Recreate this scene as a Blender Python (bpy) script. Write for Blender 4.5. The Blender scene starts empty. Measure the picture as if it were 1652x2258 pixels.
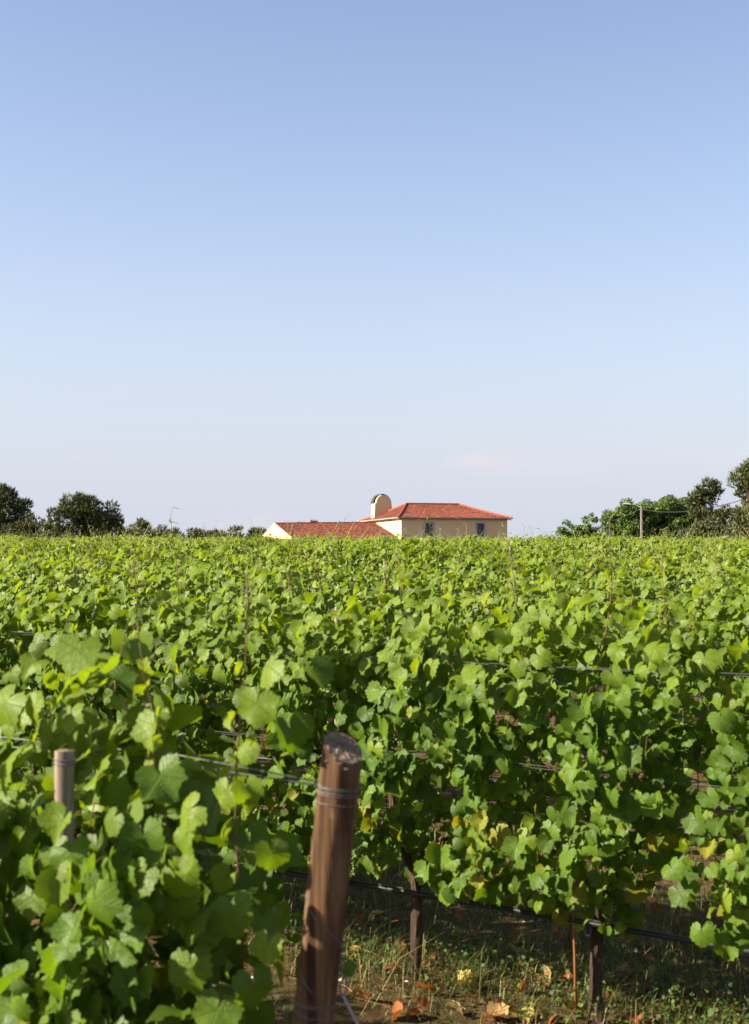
import bpy, math, random
import numpy as np
from mathutils import Vector, Matrix, Quaternion

random.seed(7)
RNG = np.random.default_rng(11)
scene = bpy.context.scene
C = scene.collection
R = math.radians

# ------------------------------------------------------------------ camera
CAM_Z = 2.0
FOCAL = 3136.0            # focal length in units of the 1652 x 2258 measuring grid
PITCH = 0.0354
cam_data = bpy.data.cameras.new('camera')
cam_data.sensor_fit = 'VERTICAL'
cam_data.sensor_height = 36.0
cam_data.sensor_width = 36.0 * 749 / 1024
cam_data.lens = 50.0
cam_data.clip_start = 0.1
cam_data.clip_end = 6000
cam_data.dof.use_dof = True
cam_data.dof.focus_distance = 15.0
cam_data.dof.aperture_fstop = 5.6
cam = bpy.data.objects.new('camera', cam_data)
cam.location = (0, 0, CAM_Z)
cam.rotation_euler = (R(90) + PITCH, 0, 0)
C.objects.link(cam)
scene.camera = cam

# ------------------------------------------------------------------ world and sun
SUN_EL = R(28)
SUN_DIR = Vector((-0.985, -0.17, 0)).normalized() * math.cos(SUN_EL) + Vector((0, 0, math.sin(SUN_EL)))
world = bpy.data.worlds.new('World')
scene.world = world
world.use_nodes = True
wn, wl = world.node_tree.nodes, world.node_tree.links
wn.clear()
sky = wn.new('ShaderNodeTexSky')
sky.sky_type = 'NISHITA'
sky.sun_disc = False
sky.sun_elevation = SUN_EL
sky.sun_rotation = math.atan2(SUN_DIR.x, SUN_DIR.y)
sky.altitude = 50
sky.air_density = 1.0
sky.dust_density = 1.0
sky.ozone_density = 1.0
bg = wn.new('ShaderNodeBackground')
SKY_K = 0.065
bg.inputs['Strength'].default_value = SKY_K
wo = wn.new('ShaderNodeOutputWorld')
def wmath(op, a, b):
    x = wn.new('ShaderNodeMath'); x.operation = op
    for i, v in enumerate((a, b)):
        if isinstance(v, (int, float)): x.inputs[i].default_value = v
        else: wl.new(v, x.inputs[i])
    return x.outputs[0]
def wmix(f, a, b, blend='MIX'):
    x = wn.new('ShaderNodeMix'); x.data_type = 'RGBA'; x.blend_type = blend
    for k, v in ((0, f), (6, a), (7, b)):
        if isinstance(v, (int, float)): x.inputs[k].default_value = v
        elif isinstance(v, tuple): x.inputs[k].default_value = (*v, 1)
        else: wl.new(v, x.inputs[k])
    return x.outputs[2]
EXPO = 1.60
# pale summer haze low in the sky, the same all the way round, with a few faint wisps of cloud in it
wc = wn.new('ShaderNodeTexCoord')
ws = wn.new('ShaderNodeSeparateXYZ'); wl.new(wc.outputs['Generated'], ws.inputs[0])
elev = wmath('MAXIMUM', ws.outputs[2], 0.0)
hz = wmath('POWER', 2.71828, wmath('MULTIPLY', wmath('POWER', wmath('DIVIDE', elev, 0.185), 1.6), -1.0))
kk = SKY_K * 2 ** EXPO
blue = wmix(1.0, sky.outputs[0], (1.13, 1.045, 1.10), 'MULTIPLY')
col_ = wmix(hz, blue, (0.657 / kk, 0.700 / kk, 0.816 / kk))
wm = wn.new('ShaderNodeMapping'); wm.inputs['Scale'].default_value = (5.0, 5.0, 26.0); wm.inputs['Location'].default_value = (1.3, 0.4, 0.2)
wl.new(wc.outputs['Generated'], wm.inputs[0])
wz_ = wn.new('ShaderNodeTexNoise'); wz_.inputs['Scale'].default_value = 1.0; wz_.inputs['Detail'].default_value = 5.0
wl.new(wm.outputs[0], wz_.inputs['Vector'])
wisp = wmath('MULTIPLY', wmath('MINIMUM', wmath('MAXIMUM', wmath('MULTIPLY', wmath('SUBTRACT', wz_.outputs[0], 0.52), 6.0), 0.0), 1.0), 0.8)
wisp = wmath('MULTIPLY', wisp, wmath('POWER', 2.71828, wmath('MULTIPLY', wmath('POWER', wmath('DIVIDE', elev, 0.085), 2.0), -1.0)))
col_ = wmix(wisp, col_, (0.79 / kk, 0.755 / kk, 0.825 / kk))
# one small pale cloud and a faint bank of haze low in the sky to the right
ay = wmath('MAXIMUM', ws.outputs[1], 0.02)
ca, ce = wmath('DIVIDE', ws.outputs[0], ay), wmath('DIVIDE', ws.outputs[2], ay)
def puff(u0, v0, su, sv):
    a = wmath('POWER', wmath('ABSOLUTE', wmath('DIVIDE', wmath('SUBTRACT', ca, u0), su), 0.0), 2.0)
    b = wmath('POWER', wmath('ABSOLUTE', wmath('DIVIDE', wmath('SUBTRACT', ce, v0), sv), 0.0), 2.0)
    return wmath('POWER', 2.71828, wmath('MULTIPLY', wmath('ADD', a, b), -1.0))
nz2 = wn.new('ShaderNodeTexNoise'); nz2.inputs['Scale'].default_value = 60.0; nz2.inputs['Detail'].default_value = 5.0
wl.new(wc.outputs['Generated'], nz2.inputs['Vector'])
cloud = wmath('ADD', wmath('MULTIPLY', puff(0.070, 0.0715, 0.017, 0.0045), 0.75), wmath('MULTIPLY', puff(0.30, 0.078, 0.13, 0.013), 0.30))
cloud = wmath('MULTIPLY', cloud, wmath('ADD', nz2.outputs[0], 0.25))
col_ = wmix(cloud, col_, (0.86 / kk, 0.79 / kk, 0.83 / kk))
wl.new(col_, bg.inputs[0])
wl.new(bg.outputs[0], wo.inputs[0])

sun_data = bpy.data.lights.new('sun', 'SUN')
sun_data.energy = 5.0
sun_data.angle = R(0.6)
sun_data.color = (1.0, 0.92, 0.76)
sun = bpy.data.objects.new('sun', sun_data)
sun.rotation_euler = (-SUN_DIR).to_track_quat('-Z', 'Y').to_euler()
sun.location = SUN_DIR * 50
C.objects.link(sun)

vs = scene.view_settings
vs.view_transform = 'Standard'
vs.look = 'None'
vs.exposure = EXPO
vs.gamma = 1.0
vs.use_curve_mapping = False
scene.render.engine = 'CYCLES'
scene.cycles.use_denoising = True
scene.cycles.max_bounces = 8
scene.cycles.diffuse_bounces = 3
scene.cycles.glossy_bounces = 2
scene.cycles.transmission_bounces = 4
scene.cycles.transparent_max_bounces = 8

# ------------------------------------------------------------------ helpers
SLOPE = 0.0217
CURV = 3.2e-5
def gslope(y):
    y = np.minimum(y, 200.0)
    return SLOPE * y - CURV * y * np.abs(y)
def ground(x, y):
    return float(gslope(y))

def ray(px, py):
    u = (px - 826.0) / FOCAL
    v = (1129.0 - py) / FOCAL
    return Vector((u, math.cos(PITCH) - v * math.sin(PITCH), math.sin(PITCH) + v * math.cos(PITCH)))

def at(px, py, depth):
    r = ray(px, py)
    return Vector((0, 0, CAM_Z)) + r * (depth / r.y)

def tag(o, label=None, cat=None, group=None, kind=None):
    if label: o['label'] = label
    if cat: o['category'] = cat
    if group: o['group'] = group
    if kind: o['kind'] = kind
    return o

def empty(name, loc):
    o = bpy.data.objects.new(name, None)
    o.location = loc
    o.empty_display_size = 0.1
    C.objects.link(o)
    return o

def make_mesh(name, V, F, mats, uv=None, attrs=None, mat_index=None, smooth=False):
    """V (n,3); F a list of index tuples or an (m,3) array; attrs: name -> per-vertex (n,3) colours"""
    me = bpy.data.meshes.new(name)
    V = np.asarray(V, dtype=np.float32)
    if isinstance(F, np.ndarray):
        k = F.shape[1]
        me.vertices.add(len(V)); me.vertices.foreach_set('co', V.ravel())
        me.loops.add(F.size); me.loops.foreach_set('vertex_index', F.astype(np.int32).ravel())
        me.polygons.add(len(F))
        me.polygons.foreach_set('loop_start', np.arange(0, F.size, k, dtype=np.int32))
        me.update(calc_edges=True)
    else:
        me.from_pydata(V.tolist(), [], F)
        me.update()
    if uv is not None:
        lay = me.uv_layers.new(name='UVMap')
        li = np.empty(len(me.loops), dtype=np.int32); me.loops.foreach_get('vertex_index', li)
        lay.data.foreach_set('uv', np.asarray(uv, dtype=np.float32)[li].ravel())
    if attrs:
        for an, arr in attrs.items():
            a = me.attributes.new(an, 'FLOAT_COLOR', 'POINT')
            c = np.ones((len(V), 4), dtype=np.float32); c[:, :arr.shape[1]] = arr
            a.data.foreach_set('color', c.ravel())
    for m in (mats if isinstance(mats, (list, tuple)) else [mats]):
        me.materials.append(m)
    if mat_index is not None:
        me.polygons.foreach_set('material_index', np.asarray(mat_index, dtype=np.int32))
    if smooth:
        me.polygons.foreach_set('use_smooth', np.ones(len(me.polygons), dtype=bool))
    return me

def link(name, me, parent=None, basis=None, color=(0, 0, 0, 1)):
    o = bpy.data.objects.new(name, me)
    C.objects.link(o)
    if parent is not None: o.parent = parent
    if basis is not None: o.matrix_basis = basis
    o.color = color
    return o

class MB:
    """collects shapes into one mesh"""
    def __init__(s): s.V, s.F, s.A, s.M = [], [], [], []
    def add(s, V, F, a=(0, 0, 0), m=0):
        b = len(s.V)
        s.V += [tuple(v) for v in V]
        s.F += [tuple(i + b for i in f) for f in F]
        s.A += [a] * len(V)
        s.M += [m] * len(F)
    def box(s, lo, hi, a=(0, 0, 0), m=0, frame=None):
        (x0, y0, z0), (x1, y1, z1) = lo, hi
        V = [Vector(p) for p in ((x0,y0,z0),(x1,y0,z0),(x1,y1,z0),(x0,y1,z0),(x0,y0,z1),(x1,y0,z1),(x1,y1,z1),(x0,y1,z1))]
        if frame is not None: V = [frame @ p for p in V]
        s.add(V, [(0,3,2,1),(4,5,6,7),(0,1,5,4),(1,2,6,5),(2,3,7,6),(3,0,4,7)], a, m)
    def tube(s, pts, rad, n=6, a=(0, 0, 0), m=0, cap=True, wob=0.0):
        pts = [Vector(p) for p in pts]
        rad = rad if isinstance(rad, (list, tuple)) else [rad] * len(pts)
        V, F = [], []
        ref = Vector((0.31, 0.17, 0.93))
        X = None
        for i, p in enumerate(pts):
            t = (pts[min(i + 1, len(pts) - 1)] - pts[max(i - 1, 0)])
            t = t.normalized() if t.length > 1e-9 else Vector((0, 0, 1))
            if X is None:
                X = t.cross(ref if abs(t.dot(ref)) < 0.95 else Vector((1, 0, 0))).normalized()
            else:
                X = (X - t * X.dot(t)).normalized()
            Y = t.cross(X)
            for k in range(n):
                an = 2 * math.pi * k / n
                r = rad[i] * (1 + (random.uniform(-wob, wob) if wob else 0))
                V.append(p + X * (r * math.cos(an)) + Y * (r * math.sin(an)))
        for i in range(len(pts) - 1):
            for k in range(n):
                F.append((i*n+k, i*n+(k+1) % n, (i+1)*n+(k+1) % n, (i+1)*n+k))
        if cap:
            F.append(tuple(range(n))[::-1])
            F.append(tuple((len(pts)-1)*n + k for k in range(n)))
        s.add(V, F, a, m)
    def mesh(s, name, mats, smooth=False, attr='tint'):
        return make_mesh(name, np.array(s.V), s.F, mats, attrs={attr: np.array(s.A)}, mat_index=s.M, smooth=smooth)
    def build(s, name, mats, parent=None, basis=None, smooth=False):
        return link(name, s.mesh(name, mats, smooth), parent, basis)

# ------------------------------------------------------------------ materials
class NT:
    def __init__(s, name):
        s.mat = bpy.data.materials.new(name); s.mat.use_nodes = True
        s.n, s.l = s.mat.node_tree.nodes, s.mat.node_tree.links
        s.n.clear()
        s.out = s.n.new('ShaderNodeOutputMaterial')
    def node(s, t, **kw):
        x = s.n.new(t)
        for k, v in kw.items():
            if k.startswith('i_'):
                key = k[2:]
                x.inputs[int(key) if key.isdigit() else key.replace('_', ' ')].default_value = v
            else: setattr(x, k, v)
        return x
    def math(s, op, a, b=None, clamp=False):
        x = s.n.new('ShaderNodeMath'); x.operation = op; x.use_clamp = clamp
        for i, v in enumerate((a, b)):
            if v is None: continue
            if isinstance(v, (int, float)): x.inputs[i].default_value = v
            else: s.l.new(v, x.inputs[i])
        return x.outputs[0]
    def mix(s, f, a, b, blend='MIX'):
        x = s.n.new('ShaderNodeMix'); x.data_type = 'RGBA'; x.blend_type = blend
        for k, v in ((0, f), (6, a), (7, b)):
            if isinstance(v, (int, float)): x.inputs[k].default_value = v
            elif isinstance(v, tuple): x.inputs[k].default_value = v if len(v) == 4 else (*v, 1)
            else: s.l.new(v, x.inputs[k])
        return x.outputs[2]
    def noise(s, scale, detail=4, vec=None, rough=0.55, stretch=None):
        x = s.node('ShaderNodeTexNoise'); x.inputs['Scale'].default_value = scale
        x.inputs['Detail'].default_value = detail; x.inputs['Roughness'].default_value = rough
        if vec is not None:
            if stretch:
                mp = s.node('ShaderNodeMapping'); mp.inputs['Scale'].default_value = stretch
                s.l.new(vec, mp.inputs[0]); vec = mp.outputs[0]
            s.l.new(vec, x.inputs['Vector'])
        return x.outputs[0]
    def ramp(s, f, stops):
        x = s.node('ShaderNodeValToRGB')
        e = x.color_ramp.elements
        while len(e) < len(stops): e.new(0.5)
        for el, (p, c) in zip(e, stops):
            el.position = p; el.color = (*c, 1)
        s.l.new(f, x.inputs[0])
        return x.outputs[0]
    def coord(s, which='Object'): return s.node('ShaderNodeTexCoord').outputs[which]
    def pos(s): return s.node('ShaderNodeNewGeometry').outputs['Position']
    def bump(s, h, strength=0.3, dist=0.02):
        x = s.node('ShaderNodeBump'); x.inputs['Strength'].default_value = strength
        x.inputs['Distance'].default_value = dist
        s.l.new(h, x.inputs['Height']); return x.outputs[0]
    def principled(s, col, rough=0.6, metal=0.0, spec=0.5, normal=None):
        p = s.node('ShaderNodeBsdfPrincipled')
        for k, v in (('Base Color', col), ('Roughness', rough), ('Metallic', metal), ('Specular IOR Level', spec)):
            if isinstance(v, (int, float)): p.inputs[k].default_value = v
            elif isinstance(v, tuple): p.inputs[k].default_value = (*v, 1)
            else: s.l.new(v, p.inputs[k])
        if normal is not None: s.l.new(normal, p.inputs['Normal'])
        return p.outputs[0]
    def finish(s, sh): s.l.new(sh, s.out.inputs[0]); return s.mat

def leaf_material(name, veins, mature, young, yellow, trans=0.36, trans_gain=(2.3, 2.15, 0.5), rough=0.48):
    """colour driven by object colour plus the 'tint' attribute: x random, y youth, z yellowing"""
    t = NT(name)
    oi = t.node('ShaderNodeObjectInfo')
    at_ = t.node('ShaderNodeAttribute', attribute_name='tint')
    ad = t.node('ShaderNodeVectorMath', operation='ADD')
    t.l.new(oi.outputs['Color'], ad.inputs[0]); t.l.new(at_.outputs['Color'], ad.inputs[1])
    sp = t.node('ShaderNodeSeparateXYZ'); t.l.new(ad.outputs[0], sp.inputs[0])
    rnd, yng, yel = sp.outputs
    dark = tuple(c * 0.50 for c in mature)
    light = tuple(c * k for c, k in zip(mature, (1.55, 1.35, 1.1)))
    col = t.ramp(rnd, [(0.0, dark), (0.5, mature), (1.0, light)])
    col = t.mix(yng, col, young)
    col = t.mix(yel, col, yellow)
    uvn = t.node('ShaderNodeUVMap')
    nz = t.noise(7.0, 4, uvn.outputs[0])
    col = t.mix(t.math('MULTIPLY', nz, 0.5), col, tuple(c * 0.45 for c in mature))
    normal = None
    if veins:
        su = t.node('ShaderNodeSeparateXYZ'); t.l.new(uvn.outputs[0], su.inputs[0])
        x = t.math('SUBTRACT', su.outputs[0], 0.5); y = t.math('SUBTRACT', 0.5, su.outputs[1])
        r = t.math('SQRT', t.math('ADD', t.math('MULTIPLY', x, x), t.math('MULTIPLY', y, y)))
        a = t.math('ABSOLUTE', t.math('ARCTAN2', x, y))
        dmin = None
        for key in (0.0, 0.95, 1.9):
            q = t.math('ABSOLUTE', t.math('SUBTRACT', a, key))
            dmin = q if dmin is None else t.math('MINIMUM', dmin, q)
        d = t.math('MULTIPLY', dmin, r)
        vein = t.math('SUBTRACT', 1.0, t.math('DIVIDE', d, 0.009), clamp=True)
        # side veins: thin ribs leaving the main veins
        rib = t.math('ABSOLUTE', t.math('SINE', t.math('MULTIPLY', t.math('SUBTRACT', r, t.math('MULTIPLY', d, 0.9)), 42.0)))
        rib = t.math('MULTIPLY', t.math('SUBTRACT', 1.0, t.math('DIVIDE', rib, 0.28), clamp=True), 0.22)
        v2 = t.math('MAXIMUM', vein, rib)
        col = t.mix(t.math('MULTIPLY', v2, 0.22), col, (0.26, 0.34, 0.09))
        puff = t.noise(14.0, 2, uvn.outputs[0])
        normal = t.bump(t.math('SUBTRACT', t.math('MULTIPLY', puff, 0.5), v2), 0.6, 0.006)
    geo = t.node('ShaderNodeNewGeometry')
    under = t.mix(0.40, col, (0.12, 0.17, 0.05))
    col2 = t.mix(geo.outputs['Backfacing'], col, under)
    rg = t.math('ADD', rough, t.math('MULTIPLY', geo.outputs['Backfacing'], 0.3))
    p = t.principled(col2, rg, 0, 0.22, normal)
    tr = t.node('ShaderNodeBsdfTranslucent')
    tc = t.mix(1.0, col, trans_gain, 'MULTIPLY')
    t.l.new(tc, tr.inputs[0])
    mx = t.node('ShaderNodeMixShader'); mx.inputs[0].default_value = trans
    t.l.new(p, mx.inputs[1]); t.l.new(tr.outputs[0], mx.inputs[2])
    return t.finish(mx.outputs[0])

MATURE, YOUNG, YELLOW = (0.086, 0.156, 0.0110), (0.215, 0.268, 0.017), (0.30, 0.25, 0.018)
M_leaf = leaf_material('vine_leaf', True, MATURE, YOUNG, YELLOW)
M_leaf_far = leaf_material('vine_leaf_far', False, MATURE, YOUNG, YELLOW)
M_dry = leaf_material('dry_leaf', True, (0.36, 0.115, 0.03), (0.45, 0.30, 0.12), (0.52, 0.42, 0.10), 0.25, (1.3, 1.0, 0.6), 0.7)

def simple(name, col, rough=0.6, metal=0.0, var=0.25, scale=20, stretch=None, bump=0.0, spec=0.4, tint=False):
    t = NT(name)
    n = t.noise(scale, 4, t.coord(), stretch=stretch)
    c = t.mix(n, tuple(x * (1 - var) for x in col), tuple(min(1, x * (1 + var)) for x in col))
    return t.finish(t.principled(c, rough, metal, spec, t.bump(n, bump, 0.01) if bump else None))

M_petiole = simple('petiole', (0.17, 0.12, 0.035), 0.5)
M_shoot = simple('shoot_bark', (0.125, 0.062, 0.022), 0.5, scale=40)
M_green_shoot = simple('green_shoot', (0.24, 0.25, 0.06), 0.5)
M_wire = simple('galvanised_wire', (0.13, 0.125, 0.12), 0.6, 0.3, var=0.4)
M_pipe = simple('black_pipe', (0.016, 0.016, 0.018), 0.5, spec=0.3)
M_grape = simple('unripe_grape', (0.105, 0.150, 0.022), 0.4)

def bark_material():
    t = NT('vine_bark')
    c = t.coord()
    n = t.noise(30, 5, c, 0.7, (1, 1, 0.12))
    col = t.ramp(n, [(0.3, (0.014, 0.008, 0.005)), (0.55, (0.058, 0.034, 0.021)), (0.75, (0.130, 0.088, 0.058))])
    return t.finish(t.principled(col, 0.85, 0, 0.2, t.bump(n, 0.9, 0.012)))
M_bark = bark_material()

def post_material(name, dark, mid, pale, scr=0.5):
    t = NT(name)
    c = t.coord()
    n = t.noise(26, 5, c, 0.65, (1, 1, 0.035))
    n2 = t.noise(7, 4, c, 0.6, (1, 1, 0.5))
    col = t.ramp(n, [(0.36, dark), (0.50, mid), (0.66, pale)])
    col = t.mix(t.math('MULTIPLY', t.math('SUBTRACT', n2, 0.45, True), 1.6, True), col, tuple(x * 0.5 for x in mid))
    n3 = t.noise(38, 3, c, 0.5, (1, 1, 0.5))
    col = t.mix(t.math('MULTIPLY', t.math('SUBTRACT', n3, 0.66, True), 5.0 * scr, True), col, tuple(min(1, x * 1.8) for x in pale))
    return t.finish(t.principled(col, 0.9, 0, 0.12, t.bump(n, 0.9, 0.008)))
M_post = post_material('brown_treated_wood', (0.036, 0.018, 0.009), (0.125, 0.068, 0.032), (0.200, 0.122, 0.064))
M_post_grey = post_material('grey_weathered_wood', (0.14, 0.11, 0.08), (0.27, 0.21, 0.155), (0.36, 0.285, 0.22))
def endgrain():
    t = NT('post_end_grain')
    c = t.coord()
    n = t.noise(60, 5, c, 0.5)
    n2 = t.noise(9, 3, c)
    col = t.ramp(n, [(0.3, (0.10, 0.068, 0.040)), (0.55, (0.19, 0.135, 0.085)), (0.75, (0.28, 0.215, 0.145))])
    col = t.mix(t.math('MULTIPLY', t.math('SUBTRACT', n2, 0.5, True), 1.5, True), col, (0.10, 0.075, 0.05))
    return t.finish(t.principled(col, 0.9, 0, 0.15, t.bump(n, 0.9, 0.01)))
M_end = endgrain()

def ground_material():
    t = NT('vineyard_soil')
    p = t.pos()
    n = t.noise(1.1, 5, p); n2 = t.noise(14, 6, p, 0.65); n3 = t.noise(70, 4, p, 0.7)
    col = t.ramp(n2, [(0.30, (0.026, 0.013, 0.006)), (0.48, (0.098, 0.052, 0.022)), (0.66, (0.210, 0.122, 0.058))])
    col = t.mix(t.math('MULTIPLY', n3, 0.5), col, (0.075, 0.045, 0.021))
    col = t.mix(t.math('MULTIPLY', t.math('SUBTRACT', n, 0.47, True), 4.0, True), col, (0.055, 0.060, 0.016))
    b = t.math('ADD', t.math('MULTIPLY', n2, 1.0), t.math('MULTIPLY', n3, 0.35))
    return t.finish(t.principled(col, 0.95, 0, 0.1, t.bump(b, 0.9, 0.05)))
M_ground = ground_material()

def tinted(name, rough=0.7, trans=0.0, spec=0.3, bump=0.0, scale=8.0, var=0.25):
    """base colour straight from the 'tint' attribute with a little noise"""
    t = NT(name)
    a = t.node('ShaderNodeAttribute', attribute_name='tint').outputs['Color']
    n = t.noise(scale, 4, t.pos())
    dk = t.mix(1.0, a, (1 - var,) * 3, 'MULTIPLY'); lt = t.mix(1.0, a, (1 + var,) * 3, 'MULTIPLY')
    c = t.mix(n, dk, lt)
    p = t.principled(c, rough, 0, spec, t.bump(n, bump, 0.02) if bump else None)
    if trans > 0:
        tr = t.node('ShaderNodeBsdfTranslucent'); t.l.new(c, tr.inputs[0])
        mx = t.node('ShaderNodeMixShader'); mx.inputs[0].default_value = trans
        t.l.new(p, mx.inputs[1]); t.l.new(tr.outputs[0], mx.inputs[2]); p = mx.outputs[0]
    return t.finish(p)
M_grass = tinted('grass_blades', 0.6, 0.3)
M_pine = tinted('pine_needles', 0.6, 0.12, scale=1.0)
M_broad = tinted('tree_leaves', 0.5, 0.3, scale=1.0)
M_trunk = simple('tree_bark', (0.13, 0.085, 0.06), 0.9, scale=6)
M_tile = tinted('terracotta_tiles', 0.75, 0.0, 0.25, scale=3.0, var=0.3)
M_eave = simple('limewashed_tile', (0.40, 0.33, 0.26), 0.8, scale=3, var=0.15)
def plaster_material():
    t = NT('cream_plaster')
    n = t.noise(0.6, 5, t.pos()); n2 = t.noise(9, 4, t.pos())
    col = t.mix(n, (0.66, 0.475, 0.235), (0.72, 0.53, 0.28))
    return t.finish(t.principled(col, 0.9, 0, 0.15, t.bump(n2, 0.15, 0.02)))
M_wall = plaster_material()
M_stone = simple('grey_stone_surround', (0.40, 0.36, 0.34), 0.8, scale=8)
M_sash = simple('dark_green_sash', (0.055, 0.065, 0.06), 0.4)
M_glass = simple('dark_glass', (0.012, 0.014, 0.016), 0.08, spec=0.6)
M_cap = simple('dark_steel', (0.055, 0.040, 0.038), 0.5, 0.2)
M_concrete = simple('concrete', (0.36, 0.31, 0.27), 0.9, scale=5)
M_lampgrey = simple('lamp_housing', (0.6, 0.62, 0.63), 0.4)
M_cable = simple('black_cable', (0.03, 0.03, 0.035), 0.6)
M_stone_bit = simple('pale_stone', (0.45, 0.42, 0.37), 0.9)

# ------------------------------------------------------------------ rows
ROW_ANG = R(57)
RD = Vector((-math.sin(ROW_ANG), math.cos(ROW_ANG), 0))     # along a row, receding to the left
RN = Vector((math.cos(ROW_ANG), math.sin(ROW_ANG), 0))      # across the rows, away from the camera
ROW0, PITCH_ROW = 2.76, 2.67
N_ROWS, N_NEAR = 28, 16
def row_off(k): return ROW0 + PITCH_ROW * (k - 1)
def row_point(k, px):
    u = (px - 826.0) / FOCAL
    y = row_off(k) / (RN.x * u + RN.y)
    return Vector((u * y, y, 0))
def row_t(k, px): return row_point(k, px).dot(RD)
def rp(k, t, z=0.0, side=0.0):
    p = RN * (row_off(k) + side) + RD * t
    p.z = ground(p.x, p.y) + z
    return p
def row_t_side(k, px, side):
    u = (px - 826.0) / FOCAL
    y = (row_off(k) + side) / (RN.x * u + RN.y)
    return Vector((u * y, y, 0)).dot(RD)
def px_of(p): return 826 + FOCAL * p.x / p.y

# ------------------------------------------------------------------ ground
def axis(a, b, fine_a, fine_b, step, grow=1.25, first=0.3):
    xs = list(np.arange(fine_a, fine_b + 1e-6, step))
    s, x = first, fine_b
    while x < b: x += s; s *= grow; xs.append(min(x, b))
    s, x = first, fine_a
    while x > a: x -= s; s *= grow; xs.insert(0, max(x, a))
    return np.array(xs)
gx = axis(-900, 900, -2.5, 3.6, 0.04)
gy = axis(-60, 2500, 3.6, 9.6, 0.04)
def bumpy(X, Y):
    z = np.zeros_like(X)
    for i, (f, a) in enumerate(((1.3, .018), (2.9, .014), (6.1, .010), (13.0, .006), (24.0, .004))):
        for j in range(3):
            an = 0.7 * i + 2.1 * j + 0.3
            z += a / 1.7 * np.sin(f * (X * math.cos(an) + Y * math.sin(an)) + 1.7 * j + i + 1.5 * np.sin(0.6 * f * (X * math.sin(an) - Y * math.cos(an))))
    return z
GX, GY = np.meshgrid(gx, gy)
near = np.clip((30 - np.abs(GY)) / 20, 0, 1)
GZ = gslope(GY) + bumpy(GX, GY) * near
nx, ny = len(gx), len(gy)
idx = np.arange(nx * ny).reshape(ny, nx)
gF = np.stack([idx[:-1, :-1], idx[:-1, 1:], idx[1:, 1:], idx[1:, :-1]], -1).reshape(-1, 4)
g = link('ground', make_mesh('ground', np.stack([GX, GY, GZ], -1).reshape(-1, 3), gF, M_ground, smooth=True))
tag(g, kind='structure')
def gz(x, y): return ground(x, y) + float(bumpy(np.array(x), np.array(y)))

# ------------------------------------------------------------------ leaves
KEYS = [(0, 1.0), (16, .86), (32, .74), (40, .75), (56, .93), (72, .82), (86, .70), (98, .74), (114, .84), (134, .74), (152, .66), (166, .50), (180, .12)]
def leaf_R(phi):
    a = abs(math.degrees(phi))
    for (a0, r0), (a1, r1) in zip(KEYS, KEYS[1:]):
        if a <= a1: return r0 + (r1 - r0) * (a - a0) / (a1 - a0)
    return KEYS[-1][1]

def leaf_geo(level, rg):
    """origin at the petiole, tip along -Y, upper face +Z; returns verts, tris, petiole tris"""
    curl, fold = rg.uniform(-.15, .50), rg.choice([-.1, .1, .25, .4, .6, .85]) * rg.uniform(.7, 1.2)
    wk, wp, wa = rg.integers(2, 5), rg.uniform(0, 6.28), rg.uniform(.03, .20)
    droop = rg.uniform(-.1, .55); skew = rg.uniform(-.12, .12); lob = rg.uniform(.35, .95)
    def P(phi, f, tooth=0.0):
        r0 = leaf_R(phi)
        r = (0.82 + (r0 - 0.82) * lob if r0 > .6 else r0) * f * (1 + tooth)
        x, y = r * math.sin(phi) * 1.03, -r * math.cos(phi)
        x += skew * y
        z = -curl * r * r + fold * abs(x) * (0.5 + .5 * f) + wa * math.sin(wk * phi + wp) * r * r
        if y < 0: z -= droop * y * y
        return (x, y, z)
    V, F = [(0, 0, 0)], []
    if level == 0:
        nm, no = 18, 36
        for i in range(nm):
            V.append(P(-math.pi + 2 * math.pi * (i + .5) / nm * 1.0, 0.55))
        for i in range(no):
            V.append(P(-math.pi + 2 * math.pi * (i + .5) / no, 1.0, (0.06 if i % 2 else -0.05) * rg.uniform(.5, 1.3)))
        for i in range(nm - 1):
            F.append((0, 1 + i, 2 + i))
            o = 1 + nm + 2 * i
            F += [(1 + i, o, o + 1), (1 + i, o + 1, 2 + i), (2 + i, o + 1, o + 2)]
        i = nm - 1; o = 1 + nm + 2 * i
        F += [(1 + i, o, o + 1)]
    elif level == 1:
        angs = [-168, -114, -84, -54, -34, 0, 34, 54, 84, 114, 168]
        for a in angs: V.append(P(R(a), 1.0, rg.uniform(-.06, .06)))
        F = [(0, i + 1, i + 2) for i in range(len(angs) - 1)]
    else:
        angs = [-150, -70, 0, 70, 150]
        for a in angs: V.append(P(R(a), 1.0, rg.uniform(-.1, .1)))
        F = [(0, i + 1, i + 2) for i in range(len(angs) - 1)]
    V = np.array(V); F = np.array(F)[:, ::-1] if False else np.array(F)
    # face up check
    n = np.cross(V[F[0][1]] - V[F[0][0]], V[F[0][2]] - V[F[0][0]])
    if n[2] < 0: F = F[:, ::-1]
    return V, F

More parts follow.
